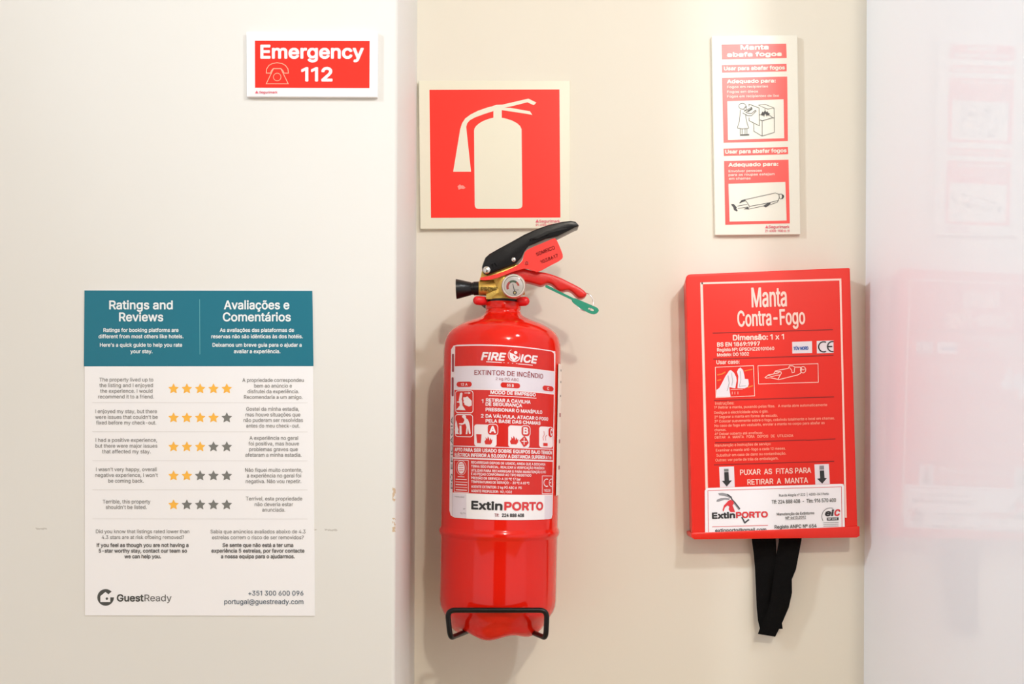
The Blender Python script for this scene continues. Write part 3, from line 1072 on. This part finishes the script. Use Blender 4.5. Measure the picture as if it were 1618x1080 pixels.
lb.line('emblem', M_LABW, arc(812.5, 560.5, 9.5, 20, 245, 24), 2.0, w2=0.4)
lb.line('emblem', M_LABW, arc(812.5, 560.5, 9.2, 20, -25, 8), 1.6, w2=0.3)
lb.poly('emblem', M_LABW, [(805, 556), (813, 559), (820, 563), (812, 570), (806, 565)], 2)
lb.poly('emblem', M_LABW, arc(815, 555.8, 2.6, 0, 340, 14), 2)
lb.poly('emblem', M_LABR, [(811, 561), (815, 562.5), (812.5, 565.5)], 3)
lb.text(LT, M_MAROON, 'EXTINTOR DE INCÊNDIO', 749, 858.8, 593.2, 7.4, bold=.35)
lb.text(LT, M_MAROON, '2 kg PÓ ABC', 783, 820, 600.8, 4.2)
for x0, x1, w in ((720.8, 745, '13 A'), (791, 822, '55 B'), (858, 875.6, 'C')):
    lb.rect('capsule', M_LABR, x0, 604, x1, 612.4, 2, r=4)
    m_ = (x0 + x1) / 2
    hw_ = 5.5 if w != 'C' else 1.6
    lb.text(LT, M_LABW, w, m_ - hw_, m_ + hw_, 610.4, 4.0, bold=.35, layer=4)
lb.text(LT, M_LABW, 'MODO DE EMPREGO', 774.7, 847, 622.9, 5.0, bold=.8)
lb.line(LT, M_LABW, [(772, 625.8), (848, 625.8)], 1.1)
for w, a, b, y in (('RETIRAR A CAVILHA', 767.5, 839, 635.2), ('DE SEGURANÇA', 767, 825.5, 641.6), ('PRESSIONAR O MANÍPULO', 767, 857.4, 650.2), ('DA VÁLVULA. ATACAR O FOGO', 767, 867, 660.4), ('PELA BASE DAS CHAMAS', 767, 854.6, 668)):
    lb.text(LT, M_LABW, w, a, b, y, 5.0, bold=.7)
lb.text(LT, M_LABW, '1', 760.5, 763.5, 637.5, 5.6, bold=.6)
lb.text(LT, M_LABW, '2', 759.5, 764, 660.6, 5.4, bold=.6)
# pictograms at the left margin
PG = 'pictogram'
lb.frame(PG, M_LABW, 719.2, 618.5, 747, 653.5, 1.2, 2, r=4)
q = lambda p: Z(690, 530.8, 7.2, p)
lb.poly(PG, M_LABW, q([(215, 850), (235, 830), (258, 800), (255, 770), (225, 765), (225, 755), (250, 750), (247, 735), (262, 660), (278, 650), (290, 660), (280, 730), (285, 745), (290, 800), (315, 835), (325, 855)]), 2)
lb.poly(PG, M_LABW, q([(300, 705), (322, 708), (345, 695), (395, 745), (395, 800), (365, 812), (330, 800), (312, 790), (310, 770), (298, 765), (305, 745), (298, 725)]), 2)
lb.line(PG, M_LABW, q([(312, 657), (365, 657)]), 1.2)
lb.poly(PG, M_LABW, q([(360, 645), (385, 657), (360, 670)]), 2)
q = lambda p: Z(690, 660.5, 6.352, p)
lb.next()
lb.frame(PG, M_LABW, 718.6, 656.5, 746.5, 691.5, 1.2, 2, r=4)
lb.poly(PG, M_LABW, q([(250, -10), (262, -22), (282, -22), (292, -5), (290, 8), (312, 25), (325, 60), (330, 90), (338, 165), (322, 168), (312, 110), (305, 170), (288, 170), (296, 100), (285, 65), (250, 78), (218, 70), (222, 62), (262, 60), (275, 30), (268, 12), (255, 5)]), 2)
lb.poly(PG, M_LABW, q([(225, 85), (245, 85), (248, 165), (240, 175), (225, 175)]), 2)
lb.poly(PG, M_LABW, q([(178, 170), (185, 150), (176, 130), (186, 100), (182, 70), (192, 30), (200, 60), (206, 100), (215, 125), (210, 150), (220, 172)]), 2)
# classes of fire
fl = lambda cx, cy, sc, lay=3: lb.poly('pictogram', M_LABR, [(cx + a * sc, cy + b * sc) for a, b in ((-7, 9), (-9, 3), (-6, -1), (-6.5, -6), (-3, -2), (-1.5, -8), (1, -3), (2, 1), (4, -5), (6, 0), (8, -2), (7, 5), (4, 9))], lay)
for x0, x1, y0, y1, L_ in ((749, 784.5, 671.5, 706, 'A'), (803.2, 837, 671.5, 706, 'B'), (852.4, 874.3, 670.5, 704.5, 'C')):
    lb.next()
    lb.rect(PG, M_LABW, x0, y0, x1, y1, 2, r=4)
    tx = {'A': (769.5, 787), 'B': (823.5, 838.6), 'C': (866.5, 875.2)}[L_]
    lb.rect(PG, M_LABW, tx[0], 670.2, tx[1], 688.3, 3, r=5)
    lb.rect(PG, M_LABR, tx[0] + 1, 671.2, tx[1] - 1, 687.3, 4, r=4.4)
    if L_ == 'A':
        lb.poly(PG, M_LABR, [(752, 687), (760.5, 687), (759.5, 701), (753.5, 701)], 3)
        fl(772, 696, .75)
    elif L_ == 'B':
        fl(813, 694, .8)
        lb.poly(PG, M_LABR, [(829, 687), (833, 692), (836, 698), (832, 703), (828, 705), (824, 699), (821, 695)], 3)
        lb.line(PG, M_LABW, [(828.5, 690), (828.5, 701)], 1.3, 4)
        lb.line(PG, M_LABW, [(824.5, 696), (833, 696)], 1.3, 4)
    else:
        lb.line(PG, M_LABR, [(859.5, 693), (858.5, 688), (861, 683), (860, 678)], 1.0, 3)
        lb.line(PG, M_LABR, [(863, 693), (862.5, 688), (864.5, 684)], 1.0, 3)
        lb.rect(PG, M_LABR, 859, 697, 866, 702, 3)
    lb.text(LT, M_LABW, L_, tx[0] + 3.4, tx[1] - (3.4 if L_ != 'C' else 1.6), 684, 10, bold=1.4, layer=6)
lb.text(LT, M_LABW, 'APTO PARA SER USADO SOBRE EQUIPOS BAJO TENSIÓN', 717.5, 873, 715, 5.2, bold=.7)
lb.text(LT, M_LABW, 'ELÉCTRICA INFERIOR A 50.000V A DISTANCIA SUPERIOR A 1 m', 717.5, 872, 723, 5.2, bold=.7)
for w, b, y in (('RECARREGAR DEPOIS DE USADO, AINDA QUE A DESCARGA', 862.4, 733.6), ('TENHA SIDO PARCIAL. REALIZAR A VERIFICAÇÃO PERIÓDICA', 861, 739.8), ('UTILIZAR PARA RECARREGAR E PARA MANUTENÇÃO O PÓ', 863, 746.2),
                ('E AS PEÇAS CONFORMAR AO TIPO REGISTADO', 840, 751.8), ('PRESSÃO DE SERVIÇO: A 20 ºC 17 bar', 823, 758.2), ('TEMPERATURAS DE SERVIÇO: - 30 ºC A 60 ºC', 837, 764.2), ('AGENTE EXTINTOR: 2 kg PÓ ABC A  PS', 824.6, 771.8), ('AGENTE PROPULSOR:  N2 / CO2', 809, 778.6)):
    lb.text(LT, M_LABW, w, 744, b, y, 3.7, bold=.3)
lb.next()
lb.frame(PG, M_LABW, 717.2, 729, 739.6, 780, .9, 2)
lb.poly(PG, M_LABW, arc(728.2, 741, 5.6, 0, 345, 22, ry=9.5), 2)
lb.line(PG, M_LABW, arc(728.2, 741, 8.0, 0, 345, 22, ry=11.5), .6, 2, closed=True)
for k in range(4):
    lb.line(PG, M_LABR, [(724.5, 735.5 + 3.6 * k), (731.8, 734.8 + 3.6 * k)], .9, 3)
for k, (a, b) in enumerate(((722.5, 733.5), (719.5, 737), (718.8, 738), (719.4, 737.2), (718.8, 738), (719.5, 737.2))):
    lb.line(PG, M_LABW, [(a, 755.4 + 4.2 * k), (b, 755.4 + 4.2 * k)], 1.3 if k % 2 else .8, 2)
lb.next()
lb.frame('conformity_mark', M_LABW, 857.4, 750.5, 873, 779.5, 1.0, 2)
lb.line(LT, M_LABW, arc(864.5, 761.5, 4.6, -62, -298, 14, ry=6.0), 1.5, 3)
lb.line(LT, M_LABW, arc(872, 761.5, 3.6, -70, -290, 14, ry=6.0), 1.4, 3)
lb.line(LT, M_LABW, [(868.4, 761.5), (871.6, 761.5)], 1.4, 3)
lb.text(LT, M_LABW, '1028', 860.2, 870.4, 776.2, 4.0, bold=.3)
lb.text(LT, M_INK, 'Extin', 744, 794, 805.3, 12.0, bold=1.9, layer=5, res=4)
lb.text(LT, M_PORTO, 'PORTO', 796.6, 859, 805.3, 12.0, bold=1.9, layer=5, res=4)
lb.text(LT, M_MAROON, 'Tlf:', 781, 788.5, 816.2, 4.9, bold=.3, layer=5)
lb.text(LT, M_INK, '224 888 408', 793, 828.5, 816.2, 5.0, bold=.7, layer=5)
lb.text(LT, M_GREYINK, 'FABRICADO', 717, 733, 788.5, 2.2, layer=5)
lb.text(LT, M_GREYINK, 'Nº', 731.5, 734.8, 807.5, 2.6, layer=5)
lb.text(LT, M_GREYINK, 'Kg 2 A', 727, 735, 814.5, 2.6, layer=5)
# left margin
lb.rect('capsule', M_MAROON, 713.4, 559, 716.6, 588, 2, r=1.5)
lb.rect('capsule', M_MAROON, 712.8, 596.5, 716.0, 627, 2, r=1.5)
lb.line('rule', M_GREYINK, [(716.0, 640), (714.0, 818)], .45, 2)
lb.text(LT, M_GREYINK, 'PÓ EFICÁCIA', 714.6, 660, 775, 5.6, vert=True, bold=.4)
lb.flush()

# white inspection sticker round the side
M_STK2 = mat('cream_sticker', rgb(238, 226, 214), 0.4)
a0, a1 = math.radians(68), math.radians(112)
Vv, Ff = [], []
NA, NB = 10, 14
for i in range(NA + 1):
    for j in range(NB + 1):
        y = 575 + (779 - 575) * j / NB
        c = P(cxa(y), y, YA)
        ph_ = a0 + (a1 - a0) * i / NA
        Vv.append(c + (AR * math.sin(ph_) - Vector((0, 1, 0)) * math.cos(ph_)) * (RB + 0.0011))
for i in range(NA):
    for j in range(NB):
        a = i * (NB + 1) + j
        Ff.append((a, a + 1, a + NB + 2, a + NB + 1))
stk = make('inspection_sticker', Vv, Ff, M_STK2, ext, smooth=60)


def side_map(a, y, k):
    c = P(cxa(y), y, YA)
    return c + (AR * math.sin(a) - Vector((0, 1, 0)) * math.cos(a)) * (RB + 0.0011 + 0.0001 * k)


ss = Sheet(stk, side_map)
for y in (583, 601, 623):
    ss.poly('lettering', M_LINE, [(math.radians(76), y), (math.radians(80), y), (math.radians(80), y + 3), (math.radians(76), y + 3)], 1)
for y in (651, 692, 733):
    ss.poly('lettering', M_MAROON, [(math.radians(74), y), (math.radians(81), y), (math.radians(81), y + 6), (math.radians(74), y + 6)], 1)
for y in (630.5, 761):
    ss.poly('lettering', M_LINE, [(math.radians(70), y), (math.radians(84), y), (math.radians(84), y + .7), (math.radians(70), y + .7)], 1)
ss.flush()

# ------------------------------------------------------------------ fork bracket at the neck, with red rubber caps
br = empty('wall_fork_bracket', P(793, 480, D), 'wall fork with two red rubber tips holding the neck of the extinguisher', 'bracket')
for name_, (px, py, hw) in (('fork_tip', (758.8, 474.8, 10.5)), ('fork_tip', (825.4, 476.0, 10.2))):
    sgn = -1 if px < 790 else 1
    c = P(px, py, YA - 0.006)
    ax = Vector((0.86 * sgn, -0.5, 0.0)).normalized()
    prof_ = [(-0.0068, 0.0001), (-0.0065, 0.0026), (-0.005, 0.0040), (-0.001, 0.0044), (0.0035, 0.0043), (0.0055, 0.0035), (0.0068, 0.0020), (0.0071, 0.0001)]
    make(name_, *lathe(c, ax, prof_, 24), M_FAPR, br, smooth=60)
for sgn in (-1, 1):
    px = 758.8 if sgn < 0 else 825.4
    c = P(px, 475.5, YA - 0.004)
    ax = Vector((0.62 * sgn, -0.78, 0.0)).normalized()
    st = Vector((c.x - sgn * 0.002, YA - 0.004, c.z))
    base = P(793, 475.5, D)
    pth = [st, st + Vector((0, 0.006, 0)), Vector((base.x + sgn * 0.0175, YA + 0.02, st.z)), Vector((base.x + sgn * 0.008, D - 0.002, st.z))]
    make('fork_arm', *tube(chaikin([tuple(p) for p in pth], 2, False), 0.0026, 12), M_BLACKM, br, smooth=60)
bp = P(793, 475.5, D)
make('back_plate', *box(bp.x - 0.011, bp.x + 0.011, D - 0.002, D, bp.z - 0.02, bp.z + 0.008), M_BLACKM, br, bevel=0.0006)

# ------------------------------------------------------------------ wire cradle under the extinguisher
cr = empty('wire_cradle', P(787, 1000, D), 'bent black wire cradle under the base of the extinguisher', 'bracket')
YW = YA - RB - 0.0042


def fillet(pts, r, n=6):
    out = [Vector(pts[0])]
    for i in range(1, len(pts) - 1):
        p, a, b = Vector(pts[i]), Vector(pts[i - 1]), Vector(pts[i + 1])
        u, w = (a - p), (b - p)
        k = min(r, u.length * .45, w.length * .45)
        q0, q1 = p + u.normalized() * k, p + w.normalized() * k
        for t_ in range(n + 1):
            t2 = t_ / n
            out.append(q0 * (1 - t2) ** 2 + p * 2 * t2 * (1 - t2) + q1 * t2 ** 2)
    out.append(Vector(pts[-1]))
    return out


yb_ = YA + 0.05
w_pts = [P(806, 984, yb_), P(862.5, 1007.5, YW + 0.001), P(864.4, 963.5, YW), P(706.8, 963.5, YW), P(711.5, 1007.5, YW + 0.001), P(770, 984, yb_)]
x_ = w_pts[0]
w_full = [Vector((x_.x, D - 0.003, x_.z))] + w_pts
y_ = w_pts[-1]
w_full = [Vector((x_.x, D - 0.0035, x_.z + 0.05)), Vector((x_.x, D - 0.0035, x_.z + 0.012))] + w_pts + [Vector((y_.x, D - 0.0035, y_.z + 0.012)), Vector((y_.x, D - 0.0035, y_.z + 0.05))]
make('cradle_wire', *tube(fillet(w_full, 0.007), 0.0024, 14), M_BLACKM, cr, smooth=60)

# ------------------------------------------------------------------ fire blanket box
bb = empty('fire_blanket_box', P(1220, 850, D), 'red plastic fire blanket box with printed front and two black pull straps', 'fire blanket')
M_BOX = mat('red_soft_plastic', rgb(228, 42, 30), 0.4, spec=0.35, bump=0.06, bscale=25)
M_BOXL = mat('red_lid_plastic', rgb(228, 38, 22), 0.32)
BT = 0.029
YB = D - BT
front = [(1083.5, 433), (1343.5, 422.3), (1355.6, 838), (1093.5, 846)]
pts = []
cs = front
for i in range(4):
    a, p, b = cs[i - 1], cs[i], cs[(i + 1) % 4]
    r = 8.0 if i < 1 else 3.0
    def tw(p, q, r):
        l = math.hypot(q[0] - p[0], q[1] - p[1]); return (p[0] + (q[0] - p[0]) * r / l, p[1] + (q[1] - p[1]) * r / l)
    A_, B_ = tw(p, a, r), tw(p, b, r)
    for k in range(5):
        t2 = k / 4
        pts.append(tuple(A_[c] * (1 - t2) ** 2 + p[c] * 2 * t2 * (1 - t2) + B_[c] * t2 ** 2 for c in (0, 1)))
v, f = extrude(pts, YB, D - 0.0005)
nb_ = len(pts)
cb_ = sum(v[nb_:], Vector()) / nb_
v = v[:nb_] + [cb_ + (p - cb_) * 0.972 for p in v[nb_:]]      # the moulding narrows towards the wall
case = make('case', v, f, M_BOX, bb, bevel=0.0042, bseg=5, smooth=50, bang=60)
# lid lip at the bottom
lip = extrude([(1091.5, 842.3), (1095, 841.2), (1357.5, 830.8), (1357.8, 846), (1353, 848.6), (1097, 851.6), (1092.5, 848.5)], YB - 0.0016, D - 0.002, YB)
make('lid', *lip, M_BOXL, bb, bevel=0.0006, bseg=2, smooth=40)

bs = Sheet(case, flat(YB, 0.00014))
M_BW = mat('box_cream_print', rgb(250, 212, 200), 0.4)
M_BT = mat('box_small_print', rgb(250, 160, 135), 0.4)
M_DR = mat('dark_red_rule', rgb(135, 22, 18), 0.4)
M_BWH = mat('box_white_print', rgb(232, 222, 228), 0.4)
M_BLUE = mat('blue_ink', rgb(50, 90, 170), 0.4)
bs.line('border', M_BW, [(1108.4, 447.4), (1327.8, 441.3), (1336.4, 817.5)], 3.0, 1)
bs.line('border', M_BW, [(1108.4, 446), (1116.6, 772)], 4.0, 1)
bs.text(LT, M_BW, 'Manta', 1187.7, 1243.5, 484.8, 30, y1=483.2, bold=1.3, res=5)
bs.text(LT, M_BW, 'Contra-Fogo', 1165.4, 1272.5, 515.4, 24, y1=511.2, bold=1.2, res=5)
bs.line('rule', M_DR, [(1126, 526), (1316, 520.5)], 1.3)
bs.text(LT, M_BW, 'Dimensão:', 1158, 1213.5, 537.2, 8, y1=536, bold=1.0)
bs.text(LT, M_BW, '1 x 1', 1217, 1239, 536, 8, y1=535.4, bold=.8)
bs.text(LT, M_BW, 'BS EN 1869:1997', 1133, 1201, 547.2, 6.2, y1=545.6, bold=.8)
bs.text(LT, M_BW, 'Registo Nº: GPSCHZ20101060', 1133, 1223.5, 554.9, 5, y1=552.6, bold=.5)
bs.text(LT, M_BW, 'Modelo: DO 1002', 1133, 1183.5, 562.8, 5, y1=561.2, bold=.5)
bs.poly('mark', M_BWH, [(1251.6, 539.8), (1283, 538.7), (1283.2, 557.2), (1252, 558.2)])
bs.text('mark', M_BLUE, 'TÜV NORD', 1253.8, 1277.5, 552.8, 4.8, y1=552, bold=.7)
bs.poly('mark', M_BWH, [(1290.4, 538.4), (1317, 537.5), (1317.2, 557), (1290.8, 558)])
bs.line('mark', M_INK, arc(1301.5, 547.6, 8.0, -62, -298, 18), 2.0, 3)
bs.line('mark', M_INK, arc(1315.6, 547.2, 8.0, -80, -280, 18), 2.0, 3)
bs.line('mark', M_INK, [(1308, 547.3), (1315, 547.1)], 2.0, 3)
bs.line('rule', M_DR, [(1127, 567), (1317, 561)], 1.3)
bs.text(LT, M_BW, 'Usar caso:', 1132, 1168.6, 575, 6, y1=574, bold=.5)
bs.line('drawing', M_BW, [(1130.3, 579.9), (1190.5, 577.3), (1192.4, 625), (1131.3, 627.8)], .9, closed=True)
bs.next()
bs.line('drawing', M_BW, [(1197.6, 577.5), (1292.5, 574.2), (1293, 603.6), (1198.6, 606.3)], .9, closed=True)
zd = lambda p: Z(1100, 560, 7.355, p)
bs.poly('drawing', M_BWH, zd([(232, 492), (236, 410), (270, 385), (300, 330), (340, 250), (385, 185), (405, 180), (440, 210), (465, 260), (470, 300), (455, 390), (430, 388), (400, 380), (385, 375), (392, 440), (400, 480), (395, 488)]), 2)
bs.poly('drawing', M_BWH, zd([(475, 200), (490, 165), (515, 150), (545, 180), (560, 240), (565, 280), (605, 285), (612, 340), (600, 375), (560, 392), (480, 388), (485, 330), (490, 250)]), 2)
bs.line('drawing', M_GREYINK, zd([(370, 240), (385, 330), (360, 420)]), .7, 3)
bs.line('drawing', M_GREYINK, zd([(410, 210), (425, 300), (415, 360)]), .5, 3)
bs.line('drawing', M_GREYINK, zd([(510, 190), (520, 290), (500, 370), (580, 360)]), .5, 3)
M_OR = mat('orange_print', rgb(240, 120, 40), 0.4)
bs.line('drawing', M_OR, zd([(245, 235), (300, 225), (340, 200)]), 2.0)
bs.line('drawing', M_OR, zd([(560, 190), (600, 180), (655, 170)]), 1.6)
bs.line('drawing', M_OR, zd([(600, 380), (660, 360)]), 2.0)
bs.line('drawing', M_OR, zd([(245, 300), (290, 290)]), 2.0)
bs.line('drawing', M_BW, zd([(400, 405), (540, 400)]), .8)
for xx in (420, 450, 485): bs.line('drawing', M_BW, zd([(xx, 430), (xx, 460)]), .7)
bs.line('drawing', M_BW, zd([(800, 265), (840, 235), (900, 225), (920, 190), (960, 180), (1070, 160), (1085, 130), (1120, 130), (1150, 145), (1210, 145), (1225, 165), (1215, 215), (1180, 235), (960, 290), (920, 280), (860, 268), (810, 272)]), 1.1, closed=True)
bs.line('drawing', M_BW, zd([(840, 240), (880, 255), (930, 240), (980, 235)]), 1.0)
bs.line('drawing', M_BW, zd([(920, 195), (985, 200), (990, 215), (950, 285)]), 1.1)
bs.line('drawing', M_BW, zd([(900, 225), (960, 210), (975, 190)]), 1.0)
bs.line('drawing', M_BW, zd([(1085, 150), (1110, 180), (1115, 210), (1140, 205), (1145, 150)]), 1.0)
bs.line('drawing', M_BW, arc(1100 + 1242 / 7.355, 560 + 175 / 7.355, 4.2, 0, 340, 14, ry=5), 1.1, closed=True)
bs.line('drawing', M_BW, zd([(1225, 160), (1240, 180), (1260, 165)]), .8)
bs.line('rule', M_DR, [(1128, 632.4), (1318, 626.5)], 1.3)
small = [('Instruções:', 1130, 1160, 639.2, 638.4, 4.6), ('1º Retirar a manta, puxando pelas fitas.   A manta abre automaticamente', 1128.4, 1307, 645.4, 641, 3.9), ('Desligue a electricidade e/ou o gás.', 1128.4, 1214, 653.6, 651.2, 4.0),
         ('2º Segurar a manta em forma de escudo.', 1128.8, 1228.6, 660.4, 657.6, 3.9), ('3º Colocar suavemente sobre o fogo, cobrindo totalmente o local em chamas.', 1128.8, 1319, 667.2, 662, 3.9),
         ('No caso de fogo em vestuário, enrolar a manta no corpo para abafar as', 1129, 1303, 674.2, 669.4, 3.9), ('chamas.', 1129, 1147.6, 681, 680.4, 3.8), ('4º Deixar coberto até arrefecer.', 1129.2, 1206, 687.2, 685, 3.9),
         ('DEITAR   A   MANTA   FORA   DEPOIS   DE   UTILIZADA', 1129.4, 1253.5, 692.6, 689.6, 3.9),
         ('Manutenção e instruções de serviço:', 1129.4, 1218, 705.4, 702.6, 4.0), ('Examinar a manta anti-fogo a cada 12 meses.', 1131, 1241.4, 713, 709.8, 4.0),
         ('Substituir em caso de dano ou contaminação.', 1132, 1242, 721, 717.6, 4.0), ('Outras: ver parte de trás da embalagem.', 1130.5, 1230, 728.6, 725.4, 4.0)]
for w, a, b, y, y1, h in small:
    bs.text(LT, M_BT, w, a, b, y, h, y1=y1, bold=.25)
bs.line('rule', M_DR, [(1130, 699), (1272, 694.8), (1276, 695.2), (1320, 693)], 1.3)
bs.line('rule', M_DR, [(1128, 734), (1318, 728.3)], 1.3)
bs.poly('arrow', M_BWH, [(1136.3, 737.2), (1159.7, 736.4), (1161, 768.8), (1137.6, 769.6)])
bs.poly('arrow', M_BWH, [(1286.8, 733.2), (1309.6, 732.5), (1311.2, 764.2), (1288.4, 765)])
bs.poly('arrow', M_INK, [(1144.2, 745.5), (1151.2, 745.2), (1152, 758.6), (1156.4, 758.6), (1148.4, 768.2), (1140.7, 759.2), (1144.8, 759)], 3)
bs.line('arrow', M_GREYINK, [(1144, 742.6), (1151.2, 742.4)], 4.2, 3)
bs.poly('arrow', M_INK, [(1295.3, 743), (1302, 742.8), (1302.8, 754.8), (1306.4, 755), (1299.2, 763.6), (1291, 755.8), (1296, 755.2)], 3)
for k in range(3): bs.line('arrow', M_INK, [(1294.8, 736.2 + 2.2 * k), (1302, 736 + 2.2 * k)], 1.2, 3)
bs.text(LT, M_BW, 'PUXAR  AS  FITAS PARA', 1169.4, 1281.8, 750, 8.2, y1=746.4, bold=.5)
bs.text(LT, M_BW, 'RETIRAR  A  MANTA', 1181, 1277, 765.2, 8.2, y1=762.2, bold=.5)
bs.flush()
stc = [(1114.2, 844), (1113.6, 775), (1115.5, 771.5), (1118.5, 770.5), (1328.5, 764), (1332.4, 764.6), (1333.6, 768.2), (1334.8, 834), (1334.8, 835.2)]
s0 = Sheet(bb, flat(YB, 0.00014))
s0.poly('company_sticker', M_STK, stc, 6)
s0.flush()
sto = [o for o in COL.objects if o.name == 'company_sticker'][0]
s1 = Sheet(sto, flat(YB, 0.00014))
s1.line('border', M_PORTO, [(1119.6, 843.6), (1118.6, 774.6), (1329.6, 768.6), (1330.4, 835.2)], .8, 7)
s1.text(LT, M_INK, 'Extin', 1125, 1161.6, 818.6, 8.6, y1=817.6, bold=1.5, layer=9)
s1.text(LT, M_PORTO, 'PORTO', 1163, 1213.5, 817.6, 8.6, y1=816.4, bold=1.4, layer=9)
s1.line('rule', M_PORTO, [(1125.4, 831.8), (1213.5, 829.4)], .8, 8)
s1.text(LT, M_INK, 'extinporto@gmail.com', 1130, 1210.7, 840.0, 4.9, y1=838.2, bold=.35, layer=9)
s1.text(LT, M_LINE, 'Rua da Alegria nº 322  |  4000-041 Porto', 1231, 1309.6, 784.2, 4.0, y1=781.6, bold=.1, layer=9)
s1.text(LT, M_LINE, 'Tlf: 224 888 408  -  Tlm: 916 570 400', 1219.4, 1321, 795.4, 5.8, y1=792.4, bold=.3, layer=9)
s1.text(LT, M_LINE, 'Manutenção de Extintores', 1227.4, 1286.8, 814, 4.2, y1=812, bold=.2, layer=9)
s1.text(LT, M_LINE, 'NP 4413:2012', 1241, 1273.4, 819.6, 3.9, y1=818.4, bold=.2, layer=9)
s1.line(LT, M_LINE, [(1241, 820.8), (1273.4, 819.6)], .4, 9)
s1.text(LT, M_LINE, 'Registo ANPC Nº 654', 1224, 1290.5, 834.8, 5.4, y1=832.8, bold=.4, layer=9)
s1.text('certification_mark', M_INK, 'ei', 1303, 1316.5, 814.6, 9.0, y1=814.2, bold=1.5, italic=.2, layer=9)
s1.text('certification_mark', M_PORTO, 'C', 1317.5, 1326.5, 814.2, 9.6, bold=1.4, italic=.2, layer=9)
s1.poly('certification_mark', M_INK, [(1306.6, 817.4), (1325, 816.9), (1325, 821.3), (1306.6, 821.9)], 8)
s1.text('certification_mark', M_STK, 'NP 4413', 1308.5, 1323, 820.8, 2.6, y1=820.4, bold=.2, layer=9)
s1.line('certification_mark', M_GREYINK, arc(1312, 815.5, 13.5, 150, 290, 20), .9, 8)
for k in range(4): s1.line('certification_mark', M_GREYINK, [(1301, 825.2 + 2.9 * k), (1325, 824.5 + 2.9 * k)], .7, 8)
zl = lambda p: Z(1080, 720, 5.393, p)
M_HOSE = mat('hose_grey_print', rgb(70, 68, 72), 0.4)
M_LG = mat('light_grey_print', rgb(150, 148, 152), 0.4)
s1.poly('emblem', M_LG, zl([(295, 318), (330, 314), (370, 322), (400, 340), (410, 362), (395, 358), (350, 340), (305, 335)]), 8)
s1.poly('emblem', M_LG, zl([(280, 388), (285, 372), (320, 358), (360, 355), (395, 362), (390, 374), (350, 372), (300, 388)]), 8)
s1.line('emblem', M_HOSE, zl([(372, 326), (405, 350), (412, 370), (440, 400), (480, 452)]), 2.2, 8)
s1.line('emblem', M_LG, zl([(405, 372), (440, 415), (475, 460)]), 1.6, 8)
s1.line('emblem', M_HOSE, zl([(495, 520), (512, 548), (520, 568)]), 2.2, 8)
s1.line('emblem', M_HOSE, zl([(518, 572), (558, 540)]), 2.4, 8)
s1.poly('emblem', M_PORTO, zl([(378, 385), (400, 372), (425, 385), (430, 405), (418, 420), (430, 450), (440, 478), (400, 478), (385, 455), (390, 430), (375, 420), (352, 440), (340, 475), (332, 460), (345, 420), (365, 400)]), 8)
s1.flush()
for o in bb.children:
    if o.name.startswith('company_sticker'): o['label'] = 'white company sticker with red border'

# black pull straps
M_STRAP = mat('black_webbing', rgb(9, 8, 8), 0.9, spec=0.15, bump=0.6, bscale=1500)


def strap(L, R, Ymid, amp, name):
    """ribbon between its left and right edges (photo points, paired), hanging and curling slightly in depth."""
    n = len(L)
    Vv, Ff = [], []
    K = 6
    th = 0.0012
    for side in (0, 1):
        for i in range(n):
            for j in range(K + 1):
                u = j / K
                x = L[i][0] * (1 - u) + R[i][0] * u
                y = L[i][1] * (1 - u) + R[i][1] * u
                Y = Ymid + amp[i] + 0.0018 * math.sin(3.0 * u + i * .7) + (th if side else 0)
                Vv.append(P(x, y, Y))
    N = n * (K + 1)
    for i in range(n - 1):
        for j in range(K):
            a = i * (K + 1) + j
            Ff.append((a, a + 1, a + K + 2, a + K + 1))
            Ff.append((N + a, N + a + K + 1, N + a + K + 2, N + a + 1))
    bd = [(i * (K + 1)) for i in range(n)]
    for i in range(n - 1):
        a, b = bd[i], bd[i + 1]
        Ff.append((a, b, N + b, N + a))
        a, b = a + K, b + K
        Ff.append((b, a, N + a, N + b))
    for j in range(K):
        Ff.append((j, N + j, N + j + 1, j + 1))
        a = (n - 1) * (K + 1) + j
        Ff.append((a, a + 1, N + a + 1, N + a))
    return make(name, Vv, Ff, M_STRAP, bb, smooth=50)


LL = [(1187.3, 845), (1188.2, 855), (1190.6, 872), (1192.8, 895), (1194.2, 927), (1195.6, 960), (1197.6, 980), (1201, 994)]
LR = [(1225.4, 845), (1225.8, 853), (1226.8, 870), (1227.5, 893), (1229, 925), (1231, 958), (1234.8, 978), (1236.8, 993)]
strap(LL, LR, D - 0.012, [0, 0, .001, .002, .002, .001, 0, 0], 'pull_strap')
RL = [(1230.8, 845), (1230.2, 856), (1227.4, 872), (1223.6, 898), (1221.3, 919), (1217, 950), (1210, 970), (1203.5, 984), (1197.4, 1001)]
RR = [(1267.2, 843), (1266.4, 853), (1263, 871), (1257.8, 899), (1251.2, 915), (1251.5, 936), (1246.5, 959), (1237, 981), (1225, 1005.5)]
strap(RL, RR, D - 0.017, [0, 0, .001, .002, -.001, -.001, .001, .001, 0], 'pull_strap')

bpy.context.view_layer.update()
